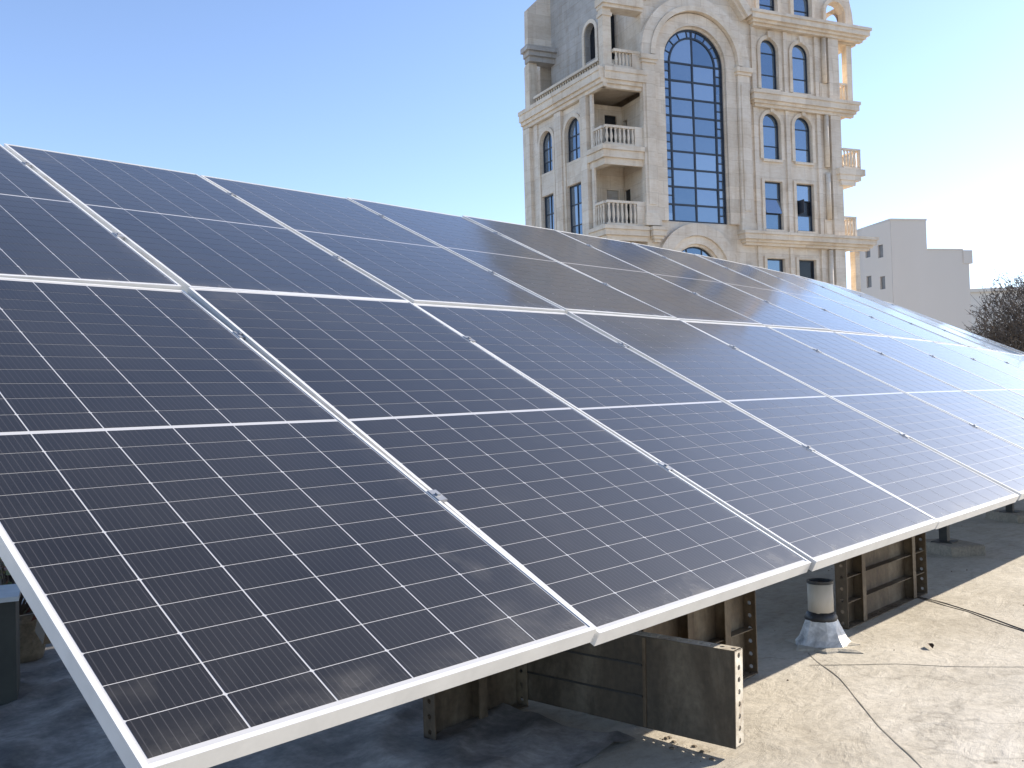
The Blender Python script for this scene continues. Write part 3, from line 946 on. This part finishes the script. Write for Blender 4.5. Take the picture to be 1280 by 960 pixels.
# the tall arched window with its ring of small panes
def tall_window():
    x0, x1, z0, z1 = BW
    r = (x1 - x0) / 2
    cx, cz = (x0 + x1) / 2, z1 - r
    xi0, xi1, ri = x0 + 0.40, x1 - 0.40, r - 0.40
    fw, bw, y = 0.085, 0.085, -0.12
    b = MB()
    b.arch(FR, cx, cz, r - fw, r, y - 0.06, y + 0.04, n=30, leg=cz - z0)
    b.arch(FR, cx, cz, ri - bw / 2, ri + bw / 2, y - 0.05, y + 0.03, n=26, leg=cz - z0)
    b.box(FR, x0 + fw, x1 - fw, y - 0.06, y + 0.036, z0, z0 + fw)
    b.box(FR, cx - bw / 2, cx + bw / 2, y - 0.05, y + 0.025, z0 + fw, z1 - fw)
    nrow = 9
    zz = [z0 + (cz - z0) * k / nrow for k in range(nrow + 1)]
    for z in zz[1:]:
        b.box(FR, x0 + fw, x1 - fw, y - 0.048, y + 0.02, z - bw / 2, z + bw / 2)
    halfz = [(zz[k] + zz[k + 1]) / 2 for k in range(nrow)]
    for k, z in enumerate(halfz):
        if k not in (0, 5):
            b.box(FR, x0 + fw, xi0 - bw / 2, y - 0.046, y + 0.018, z - 0.025, z + 0.025)
        if k not in (4, 7):
            b.box(FR, xi1 + bw / 2, x1 - fw, y - 0.046, y + 0.018, z - 0.025, z + 0.025)
    NR = 9
    for k in range(1, NR):
        a = math.pi * k / NR
        if abs(a - math.pi / 2) < 0.05:
            continue
        d = Vector((math.cos(a), math.sin(a)))
        p, q = FR(cx + d.x * ri, y - 0.01, cz + d.y * ri), FR(cx + d.x * (r - fw), y - 0.01, cz + d.y * (r - fw))
        b.bar(p, q, 0.05, 0.05, FN)
    w = bpart('tall_window_frame', b, 'mullion')
    def pane(poly):
        jx, jz = random.gauss(0, 0.007), random.gauss(0, 0.007)
        mx = sum(p[0] for p in poly) / len(poly)
        mz = sum(p[1] for p in poly) / len(poly)
        f2 = lambda a, q, c: FR(a, y - 0.015 + q + jx * (a - mx) + jz * (c - mz), c)
        bpart('window_pane', MB().prism(f2, poly, -0.006, 0.0), 'glass', w)
    for k in range(nrow):
        za, zb = zz[k], zz[k + 1]
        pane(rect(xi0, cx, za, zb))
        pane(rect(cx, xi1, za, zb))
        for (a, c) in ((x0 + fw, xi0), (xi1, x1 - fw)):
            pane(rect(a, c, za, (za + zb) / 2))
            pane(rect(a, c, (za + zb) / 2, zb))
    def sector(r0, r1, a0, a1, n=5):
        o_ = [(cx + r1 * math.cos(a0 + (a1 - a0) * k / n), cz + r1 * math.sin(a0 + (a1 - a0) * k / n)) for k in range(n + 1)]
        i_ = [(cx + r0 * math.cos(a1 + (a0 - a1) * k / n), cz + r0 * math.sin(a1 + (a0 - a1) * k / n)) for k in range(n + 1)]
        return o_ + (i_ if r0 > 0.001 else [(cx, cz)])
    for k in range(NR):
        pane(sector(ri, r - fw, math.pi * k / NR, math.pi * (k + 1) / NR))
    pane(sector(0, ri, 0, math.pi / 2, 10))
    pane(sector(0, ri, math.pi / 2, math.pi, 10))
    return cx, cz
TCX, TCZ = tall_window()
window(FR, LOWC[0] - LOWR, LOWC[0] + LOWR, 2.5, LOWC[1] + LOWR, True, (LOWC[0] - 0.42, LOWC[0] + 0.42), (4.5, 5.8, 7.0), GY)

# archivolts, piers and capitals round the tall window
bpart('archivolt', MB().arch(FR, TCX, TCZ + 0.05, 1.70, 2.27, 0.0, 0.16, n=30, leg=TCZ - 9.30))
bpart('archivolt', MB().arch(FR, TCX, TCZ + 0.08, 2.285, 2.52, 0.0, 0.38, n=30), 'stone_trim')
bpart('archivolt', MB().arch(FR, TCX, TCZ + 0.08, 2.525, 2.98, 0.0, 0.30, n=30))
bpart('archivolt', MB().arch(FR, LOWC[0], LOWC[1] + 0.05, 1.30, 1.66, 0.0, 0.14, n=24, leg=4), 'stone_trim')
bpart('archivolt', MB().arch(FR, LOWC[0], LOWC[1] + 0.05, 1.67, 2.22, 0.0, 0.26, n=24, leg=4))
for s0, s1 in ((TCX - 2.95, TCX - 2.29), (TCX + 2.29, TCX + 2.95)):
    bpart('pier', MB().box(FR, s0, s1, 0.0, 0.30, 9.62, TCZ - 0.34).box(FR, s0 + 0.14, s1 - 0.14, 0.30, 0.34, 10.0, TCZ - 0.8))
    bpart('capital', MB().box(FR, s0 - 0.07, s1 + 0.07, 0.0, 0.37, TCZ - 0.338, TCZ - 0.20).box(FR, s0 - 0.12, s1 + 0.12, 0.0, 0.44, TCZ - 0.199, TCZ + 0.02), 'stone_trim')
    bpart('pier_base', MB().box(FR, s0 - 0.08, s1 + 0.08, 0.0, 0.37, 9.05, 9.42).box(FR, s0 - 0.04, s1 + 0.04, 0.0, 0.335, 9.421, 9.618), 'stone_trim')
    bpart('pier', MB().box(FR, s0, s1, 0.0, 0.26, BASE + 0.1, 7.4))

# moulded bands: stepped profile along the front
def band(fr, s0, s1, z0, z1, out, name='cornice', ends=True, y0=0.0, mat='stone_trim'):
    h = z1 - z0
    b = MB()
    steps = ((0.0, 0.20, 0.45), (0.201, 0.40, 0.66), (0.401, 0.78, 0.88), (0.781, 1.0, 1.0))
    for a, c, k in steps:
        e = out * (k - 1) * 0.9 if ends else 0
        b.box(fr, s0 - e, s1 + e, y0, out * k, z0 + h * a, z0 + h * c)
    return bpart(name, b, mat)
band(FR, 7.82, 15.2, 19.0, 19.66, 0.62)
band(FR, 7.85, 14.42, 15.11, 15.85, 0.50)
band(FR, 6.98, 15.15, 8.40, 9.03, 0.62)
band(FR, 2.04, 2.86, 8.32, 8.98, 0.50)
# raking moulding of the gable over the tall window
for sg in (1, -1):
    c = TCX
    p0, p1, p2 = (c + sg * 2.98, 19.36), (c + sg * 1.75, 21.0), (c + sg * 0.0, 22.1)
    if sg < 0:
        p0 = (c - 2.75, 19.6)
    for a, q in ((p0, p1), (p1, p2)):
        b = MB()
        for wdt, out in ((0.62, 0.34), (0.36, 0.52)):
            b.bar(FR(a[0], out / 2, a[1]), FR(q[0], out / 2, q[1]), wdt, out, FN)
        bpart('raking_cornice', b, 'stone_trim')
# upper storey behind the cornice
TH = [arch_outline(8.66, 9.72, 19.72, 21.3), arch_outline(10.74, 11.83, 19.72, 21.3), arch_outline(12.74, 13.92, 19.70, 20.92)]
bpart('attic_wall', MB().wall(FR, [(2.04, 19.66), (14.62, 19.66), (14.5, 20.6), (14.25, 21.6), (13.85, 22.6), (2.04, 22.6)], TH, 0.34))
for h_ in ((8.66, 9.72), (10.74, 11.83)):
    window(FR, h_[0], h_[1], 19.72, 21.3, True, (), (20.25,), GY)
for h_, zt in (((8.66, 9.72), 21.3), ((10.74, 11.83), 21.3)):
    r = (h_[1] - h_[0]) / 2
    bpart('window_surround', MB().arch(FR, sum(h_) / 2, zt - r, r + 0.02, r + 0.22, 0.0, 0.12, n=14, leg=zt - r - 19.67), 'stone_trim')
bpart('window_surround', MB().arch(FR, 13.33, 20.33, 0.61, 0.80, 0.0, 0.14, n=14, leg=0.66), 'stone_trim')
SR = frame(K0 + FD * 14.35, -FN, FD)         # right hand side wall: x goes back, y outwards
bpart('attic_side_wall', MB().wall(SR, rect(0.02, 8, 19.66, 21.2), [arch_outline(0.55, 2.2, 19.72, 20.95)], 0.3))
bpart('turret_dome', MB().lathe(FR(12.5, -3.0, 20.1), [(0.7, -0.5), (0.72, 0.1), (0.5, 0.55), (0.2, 0.8), (0.05, 0.9)], 14), 'stone_trim')
bpart('attic_floor', MB().box(FR, 2.05, 15.0, -8.0, -0.002, 19.40, 19.655))
bpart('attic_back_wall', MB().box(FR, 2.05, 12.2, -8.0, -1.4, 19.66, 22.0))
bpart('roof', MB().prism(frame(K0 + FN * -1.0, FD, FN), [(1.5, 22.61), (14.0, 22.61), (12.6, 24.2), (3.2, 24.2)], -9.0, 0.9), 'stone_grey')

# slender pilasters between the windows and wide one at the right, storey by storey
for z0, z1 in ((9.04, 15.10), (15.86, 18.99), (1.4, 8.39)):
    for s0, s1, out in ((8.10, 8.34, 0.10), (10.02, 10.25, 0.10), (11.93, 12.15, 0.10), (12.72, 13.352, 0.20)):
        bpart('pilaster', MB().box(FR, s0, s1, 0.0, out, z0, z1))
    bpart('pilaster', MB().box(FR, 12.22, 12.71, 0.0, 0.07, z0, z0 + 0.85).box(FR, 12.30, 12.62, 0.07, 0.10, z0 + 0.12, z0 + 0.70), 'stone_trim')
    for (zz0, zz1) in (((z0 + 0.86, z1 - 0.02),) if z1 - z0 < 4 or z0 < 9 else ((z0 + 0.86, 12.2), (12.5, z1 - 0.02))):
        c0 = FR(12.50, 0.10, 0)
        bpart('engaged_column', MB().tube([Vector((c0.x, c0.y, z)) for z in (zz0, zz1)], 0.125, 12), 'stone_trim', None, True)
for k, (z0, z1, ar) in ROWS.items():
    for s0, s1 in FW:
        r = (s1 - s0) / 2
        if ar:
            bpart('window_surround', MB().arch(FR, (s0 + s1) / 2, z1 - r, r + 0.015, r + 0.19, 0.0, 0.075, n=16, leg=z1 - r - z0), 'stone_trim')
            bpart('keystone', MB().prism(FR, [((s0 + s1) / 2 - 0.09, z1 + 0.03), ((s0 + s1) / 2 + 0.09, z1 + 0.03), ((s0 + s1) / 2 + 0.13, z1 + 0.34), ((s0 + s1) / 2 - 0.13, z1 + 0.34)], 0.076, 0.16), 'stone_trim')
        else:
            bpart('window_surround', MB().box(FR, s0 - 0.17, s0 - 0.01, 0, 0.06, z0 - 0.1, z1 + 0.12).box(FR, s1 + 0.01, s1 + 0.17, 0, 0.06, z0 - 0.1, z1 + 0.12).box(FR, s0 - 0.009, s1 + 0.009, 0, 0.06, z1 + 0.01, z1 + 0.12), 'stone_trim')
        bpart('window_sill', MB().box(FR, s0 - 0.06, s1 + 0.06, -0.10, 0.11, z0 - 0.12, z0 - 0.005), 'stone_trim')

# left side of the building
SW = [(1.93, 3.24), (4.42, 5.60)]
lh = []
for t0, t1 in SW:
    lh += [arch_outline(t0, t1, 12.55, 14.56), rect(t0, t1, 8.6, 11.42), rect(t0, t1, 4.6, 7.4)]
bpart('side_wall', MB().wall(LF, rect(0.78, 7.05, BASE, 15.14), lh, 0.34))
for t0, t1 in SW:
    m = (t0 + t1) / 2
    r = (t1 - t0) / 2
    window(LF, t0, t1, 12.55, 14.56, True, (m,), (13.1, 13.75), GY)
    window(LF, t0, t1, 8.6, 11.42, False, (m,), (9.5, 10.5), GY)
    window(LF, t0, t1, 4.6, 7.4, False, (m,), (5.5, 6.5), GY)
    bpart('window_surround', MB().arch(LF, m, 14.56 - r, r + 0.015, r + 0.2, 0.0, 0.09, n=16, leg=14.56 - r - 8.5), 'stone_trim')
    bpart('window_spandrel', MB().box(LF, t0, t1, -0.12, 0.03, 11.43, 12.54))
for t0, t1, out in ((0.80, 0.98, 0.10), (1.16, 1.66, 0.22), (3.46, 4.06, 0.16), (5.82, 6.1, 0.08), (6.40, 7.052, 0.20)):
    bpart('pilaster', MB().box(LF, t0, t1, 0.0, out, BASE + 0.1, 15.13))
band(LF, -0.30, 7.06, 15.15, 16.03, 0.46, 'terrace_cornice', False)
band(FR, -0.12, 2.038, 15.15, 16.03, 0.42, 'terrace_cornice', False)
bpart('rear_wall', MB().box(FR, 0.3, 13.0, -9.2, -7.2, BASE, 19.3))
bpart('right_side_wall', MB().box(FR, 13.0, 13.348, -9.2, -0.37, BASE, 19.0))

# corner loggia: back wall, right cheek, left cheek, slabs
LB = 1.95
back = lambda a, q, c: FR(a, -LB + q, c)
bpart('loggia_back_wall', MB().wall(back, rect(0.25, 2.03, BASE, 15.1), [rect(1.10, 1.74, 12.6, 15.0 - 0.35), rect(1.10, 1.74, 9.0, 11.1)], 0.2))
bpart('loggia_door', MB().box(back, 1.10, 1.74, -0.14, -0.10, 12.6, 14.65), 'glass_dark')
bpart('loggia_door', MB().box(back, 1.10, 1.74, -0.14, -0.10, 9.0, 11.1), 'stone_grey')
cheek = frame(K0 + FD * 2.038, -FN, -FD)
bpart('loggia_side_wall', MB().wall(cheek, rect(0.0, LB, BASE, 15.1), [rect(1.38, 1.90, 8.98, 11.1), rect(1.5, 1.9, 12.6, 14.4)], 0.2))
bpart('loggia_door', MB().box(cheek, 1.38, 1.90, -0.12, -0.08, 8.98, 11.1), 'glass_dark')
bpart('loggia_floor', MB().box(FR, 0.02, 2.035, -LB + 0.02, -0.02, 12.2, 12.56).box(FR, 0.02, 2.035, -LB + 0.02, -0.02, 8.5, 8.95).box(FR, 0.02, 2.035, -LB + 0.02, -0.02, 4.6, 5.0))
BALU = [(0.045, 0), (0.06, 0.03), (0.04, 0.08), (0.075, 0.25), (0.05, 0.42), (0.038, 0.50), (0.06, 0.56), (0.05, 0.60)]
def balusters(b, pts, z0, hgt):
    for p in pts:
        b.lathe((p.x, p.y, z0), [(r, z / 0.60 * hgt) for r, z in BALU], 6)
def balcony(z0, z1, zr):
    """corner balcony: stepped slab on both faces, rail and balusters"""
    b = MB()
    h = z1 - z0
    for a, c, k in ((0, 0.35, 0.10), (0.351, 0.75, 0.22), (0.751, 1.0, 0.30)):
        b.box(FR, -k, 2.036, -0.018, k, z0 + h * a, z0 + h * c)
        b.box(LF, 0.0, 1.15, -0.30, k - 0.004, z0 + h * a, z0 + h * c - 0.003)
    s = bpart('balcony_slab', b, 'stone_trim')
    rb = MB().box(FR, -0.06, 1.45, 0.02, 0.16, zr - 0.11, zr).box(LF, 0.10, 0.78, -0.04, 0.12, zr - 0.112, zr - 0.002)
    rb.box(FR, -0.06, 1.45, 0.03, 0.15, z1, z1 + 0.13).box(LF, 0.10, 0.78, -0.03, 0.11, z1, z1 + 0.128)
    bpart('balcony_rail', rb, 'stone_trim', s)
    p = [FR(0.05 + 0.22 * k, 0.09, 0) for k in range(7)] + [LF(0.2 + 0.19 * k, 0.04, 0) for k in range(4)]
    q = MB()
    balusters(q, p, z1 + 0.13, zr - z1 - 0.24)
    bpart('balusters', q, 'stone_trim', s, True, kind='stuff')
    bpart('parapet', MB().box(FR, 1.45, 2.036, 0.01, 0.17, z1, zr), 'stone', s)
balcony(11.74, 12.58, 13.50)
balcony(8.34, 8.98, 10.12)
balcony(4.6, 5.2, 6.3)

# open terrace on the left at the upper storey: balustrade, column, eave
b = MB().box(LF, 0.42, 6.3, -0.30, -0.06, 16.035, 16.14).box(LF, 0.42, 6.3, -0.32, -0.04, 16.56, 16.68)
b.box(FR, 0.46, 2.03, 0.02, 0.22, 16.035, 16.20).box(FR, 0.46, 2.03, 0.0, 0.24, 16.82, 16.94)
tr = bpart('terrace_rail', b, 'stone_trim')
q = MB()
balusters(q, [LF(0.6 + 0.215 * k, -0.18, 0) for k in range(27)], 16.14, 0.42)
balusters(q, [FR(0.62 + 0.18 * k, 0.12, 0) for k in range(5)], 16.20, 0.62)
bpart('balusters', q, 'stone_trim', tr, True, kind='stuff')
bpart('parapet', MB().box(FR, 1.40, 2.03, 0.03, 0.21, 16.2, 16.819), 'stone', tr)
bpart('corner_column', MB().box(FR, 0.02, 0.44, -0.36, 0.06, 16.035, 18.80).box(FR, -0.03, 0.49, -0.41, 0.11, 18.45, 18.60).box(FR, -0.03, 0.49, -0.41, 0.11, 16.036, 16.3), 'stone_trim')
bpart('terrace_eave', MB().box(FR, 0.0, 2.037, -0.45, 0.20, 18.80, 18.95).box(FR, -0.05, 2.037, -0.50, 0.28, 18.951, 19.30), 'stone_trim')
bpart('terrace_floor', MB().prism(frame(K0, (0, 0, 1), (0, 0, 1), (0, 0, 0)), [(0, 0), (1, 0), (1, 1)], 0, 0) if False else MB().box(LF, 0.2, 7.0, -2.4, -0.02, 15.5, 16.03))
# set back upper storey
UP = lambda a, q, c: FR(a, -2.1 + q, c)
bpart('upper_front_wall', MB().wall(UP, rect(1.12, 2.037, 16.03, 22.6), [arch_outline(1.62, 2.0, 17.4, 19.75, 8)], 0.3))
bpart('upper_cheek_wall', MB().box(FR, 2.041, 2.2, -2.4, -0.002, 16.03, 22.6))
bpart('upper_window', MB().box(UP, 1.6, 2.02, -0.28, -0.24, 17.3, 19.9), 'glass_dark')
UO = K0 + FD * 1.12 - FN * 2.1
UL = frame(UO, LD, LN)
bpart('upper_side_wall', MB().wall(UL, rect(0.0, 4.6, 16.03, 22.6), [arch_outline(0.42, 1.36, 17.6, 19.36, 12)], 0.34), 'stone_grey')
bpart('upper_window', MB().box(UL, 0.8, 1.4, -0.33, -0.30, 17.5, 19.5), 'glass_dark')
bpart('window_surround', MB().arch(UL, 0.89, 18.89, 0.48, 0.66, 0.0, 0.07, n=12, leg=1.6), 'stone_trim')
# rear block with a porch on the terrace
RB = lambda a, q, c: FR(a, -6.57 + q, c)
bpart('rear_block_wall', MB().wall(RB, [(-0.65, 19.28), (0.72, 19.28), (0.72, 22.6), (0.40, 22.3), (-0.62, 21.3)], [], 0.1, 0.0, 0.4))
bpart('porch_cornice', MB().box(RB, -0.72, 1.0, -0.3, 0.30, 18.52, 18.78).box(RB, -0.80, 1.02, -0.3, 0.42, 18.781, 19.02).box(RB, -0.94, 1.04, -0.3, 0.55, 19.021, 19.27), 'stone_grey')
bpart('porch_column', MB().box(RB, -0.66, -0.22, -0.40, 0.08, 16.0, 18.51), 'stone_trim')
bpart('porch_back_wall', MB().wall(lambda a, q, c: FR(a, -7.6 + q, c), rect(-0.2, 1.0, 15.9, 18.6), [rect(0.62, 1.0, 15.95, 18.0)], 0.3), 'stone')
bpart('porch_door', MB().box(FR, 0.6, 1.0, -7.85, -7.75, 15.9, 18.1), 'glass_dark')

# balconies on the right hand side
def side_balcony(z0, z1, zr, d0, d1, s1):
    b = MB()
    h = z1 - z0
    for a, c, k in ((0, 0.3, 0.55), (0.301, 0.62, 0.8), (0.621, 1.0, 1.0)):
        b.box(FR, 13.354 if d1 < 0.1 else 12.95 + 0.4 * (1 - k), 13.354 + (s1 - 13.354) * k, d0 - 0.3 * (1 - k), d1 - 0.35 * (1 - k) * 0.6, z0 + h * a, z0 + h * c)
    sl = bpart('balcony_slab', b, 'stone_trim')
    rr = s1 - 0.16
    rb = MB().box(FR, 13.36, rr, d1 - 0.26, d1 - 0.12, zr - 0.1, zr).box(FR, rr - 0.14, rr, d0 + 0.1, d1 - 0.262, zr - 0.1, zr)
    rb.box(FR, 13.36, rr, d1 - 0.25, d1 - 0.13, z1, z1 + 0.12).box(FR, rr - 0.13, rr - 0.01, d1 - 0.26, d1 - 0.12, z1 + 0.121, zr - 0.101)
    bpart('balcony_rail', rb, 'stone_trim', sl)
    q = MB()
    balusters(q, [FR(13.47 + 0.2 * k, d1 - 0.19, 0) for k in range(4)] + [FR(rr - 0.07, d1 - 0.45 - 0.22 * k, 0) for k in range(9)], z1 + 0.12, zr - z1 - 0.22)
    bpart('balusters', q, 'stone_trim', sl, True, kind='stuff')
side_balcony(15.15, 15.86, 16.95, -2.6, -0.02, 14.42)
side_balcony(11.62, 12.46, 13.50, -2.6, 0.42, 14.62)
side_balcony(8.41, 9.028, 10.12, -2.6, 0.20, 14.42)
bpart('side_column', MB().box(FR, 14.15, 14.48, -0.45, -0.10, 15.87, 18.99), 'stone_trim')
bpart('side_column', MB().box(FR, 14.24, 14.54, -0.45, -0.10, 1.4, 8.40), 'stone_trim')
bpart('side_cornice', MB().box(FR, 13.36, 15.0, -2.6, -0.02, 19.12, 19.40).box(FR, 13.36, 14.7, -2.6, -0.02, 18.9, 19.119), 'stone_trim')
bpart('side_balcony_wall', MB().box(FR, 13.36, 13.6, -2.9, -2.62, 1.0, 8.3), 'stone')

# ---------------------------------------------------------------- plain blocks farther off
SC = Vector((75.046, 27.619, 0))
SFD = (Vector((79.45, 22.93, 0)) - SC).normalized()
SLD = (Vector((73.713, 29.033, 0)) - SC)
o = thing('rendered_block', (SC.x, SC.y, -13), 'plain grey rendered building with slit windows, right of the stone building', 'building')
SFD = Vector((math.cos(R(-35)), math.sin(R(-35)), 0))
def on_px(ratio, dirv):
    """distance along DIRV from SC to the line of sight whose right/forward ratio is RATIO"""
    hf = Vector((0.72785, 0.68574, 0)); hr = Vector((0.68574, -0.72785, 0))
    c = SC - Vector((-0.6542, -1.4046, 0))
    return (ratio * c.dot(hf) - c.dot(hr)) / (dirv.dot(hr) - ratio * dirv.dot(hf))
f_ = 1170.4
w1, w2 = on_px((1165 - 640) / f_, SFD), on_px((1217.5 - 640) / f_, SFD)
SLD = Vector((math.cos(R(62)), math.sin(R(62)), 0))
w3 = on_px((1083 - 640) / f_, SLD)
SN = Vector((SFD.y, -SFD.x, 0))
S1 = frame(SC, SFD, SN)
S2 = frame(SC, SLD, Vector((-SLD.y, SLD.x, 0)))
sh = []
for px, za, zb in ((1090.8, 12.55, 13.55), (1106.8, 12.3, 13.35), (1091, 10.05, 11.0), (1108, 9.7, 10.75)):
    t = on_px((px - 640) / f_, SLD)
    sh.append(rect(t - 0.22 * w3 / 2.6, t + 0.22 * w3 / 2.6, za, zb))
part('front_wall', MB().box(S1, 0.0, w1, -6, 0, -13, 15.12), 'plaster', o, o)
part('front_wall', MB().box(S1, w1 + 0.001, w2, -6, -0.04, -13, 12.75), 'plaster', o, o)
part('side_wall', MB().wall(S2, rect(0.0, w3, -13, 15.10), sh, 0.3, 0.02), 'plaster', o, o)
for q_ in sh:
    part('window_pane', MB().box(S2, q_[0][0], q_[1][0], -0.15, -0.12, q_[0][1], q_[2][1]), 'hazy_pane', o, o)
part('roof_edge', MB().box(S1, -0.05, w1 + 0.05, -6, 0.05, 15.121, 15.26), 'plaster', o, o)
part('roof_edge', MB().box(S1, w2 - 0.55, w2 + 0.30, -6, 0.02, 11.65, 12.752), 'plaster', o, o)
part('roof_edge', MB().box(S1, w1 + 0.06, w2 - 0.551, -6, 0.0, 12.751, 12.86), 'plaster', o, o)
o = thing('low_block', (118, 32.5, -13), 'low pale building far off behind the bare tree', 'building')
part('wall_body', MB().box(frame((116.5, 35.2, 0), Vector((0.62, -0.78, 0)).normalized(), Vector((0.78, 0.62, 0)).normalized()), 0, 16, 0, 10, -13, 12.9), 'plaster_pale', o, o)
part('roof_edge', MB().box(frame((116.5, 35.2, 0), Vector((0.62, -0.78, 0)).normalized(), Vector((0.78, 0.62, 0)).normalized()), -0.3, 16.3, -0.3, 10.3, 12.901, 13.3), 'plaster_pale', o, o)

# ---------------------------------------------------------------- bare tree at the right
def bare_tree(base, seed, label, centre, radii, count):
    rn = random.Random(seed)
    o = thing('bare_tree', base, label, 'tree', 'bushy bare trees right of the plain block')
    trunk, limbs, twigs, leaves = MB(), MB(), MB(), MB()
    base, ctr = Vector(base), Vector(centre)
    fork = Vector((ctr.x, ctr.y, ctr.z - radii[2] * 1.1))
    trunk.tube([base + Vector((0, 0, -0.3)), base.lerp(fork, 0.5) + Vector((0.15, 0.1, 0)), fork], [0.26, 0.21, 0.16], 9)
    def inside():
        while True:
            v = Vector((rn.uniform(-1, 1), rn.uniform(-1, 1), rn.uniform(-1, 1)))
            if v.length < 1:
                lump = 0.80 + 0.32 * noise.noise(v.normalized() * 2.2 + Vector((seed, 0, 0)))
                v = v * lump
                return ctr + Vector((v.x * radii[0], v.y * radii[1], v.z * radii[2])), v
    for k in range(26):
        p, v = inside()
        m = fork.lerp(p, 0.5) + Vector((rn.gauss(0, .15), rn.gauss(0, .15), rn.gauss(0.1, .15)))
        limbs.tube([fork - Vector((0, 0, rn.uniform(0, 1.2))), m, p], [0.075, 0.045, 0.012], 5)
    for k in range(count):
        p, v = inside()
        d = (v * 0.9 + Vector((rn.gauss(0, .45), rn.gauss(0, .45), 0.35 + rn.gauss(0, .4)))).normalized()
        L = rn.uniform(0.25, 0.6)
        if rn.random() < 0.015:
            L *= 2.4
        q = p + d * L * 0.5 + Vector((rn.gauss(0, .04), rn.gauss(0, .04), rn.gauss(0, .04)))
        e = q + (d + Vector((rn.gauss(0, .3), rn.gauss(0, .3), rn.gauss(0.15, .3)))).normalized() * L * 0.5
        twigs.tube([p, q, e], [0.013, 0.009, 0.004], 3, False)
        for _ in range(2):
            c = p.lerp(e, rn.random()) + Vector((rn.gauss(0, .05), rn.gauss(0, .05), rn.gauss(0, .05)))
            n_ = Vector((rn.gauss(0, 1), rn.gauss(0, 1), rn.gauss(0, 1))).normalized()
            a = n_.orthogonal().normalized()
            sz = rn.uniform(0.03, 0.075)
            leaves.quad(c - n_ * sz, c + a * sz * 0.45, c + n_ * sz, c - a * sz * 0.45)
    part('trunk', trunk, 'bark', o, o, True)
    part('limbs', limbs, 'bark', o, o, True)
    part('twigs', twigs, 'bark', o, o, kind='stuff')
    part('dry_leaves', leaves, 'dry_leaf', o, o, kind='stuff')
    return o
bare_tree((37.5, 7.8, -13), 5, 'dense dark bare twiggy tree at the right edge, nearer and fuller one', (37.5, 7.9, 2.1), (3.1, 3.1, 3.5), 10000)
bare_tree((42.5, 6.4, -13), 11, 'dark bare twiggy tree at the right edge, mostly hidden behind the fuller one', (42.5, 6.6, 1.9), (3.2, 3.2, 3.6), 5000)
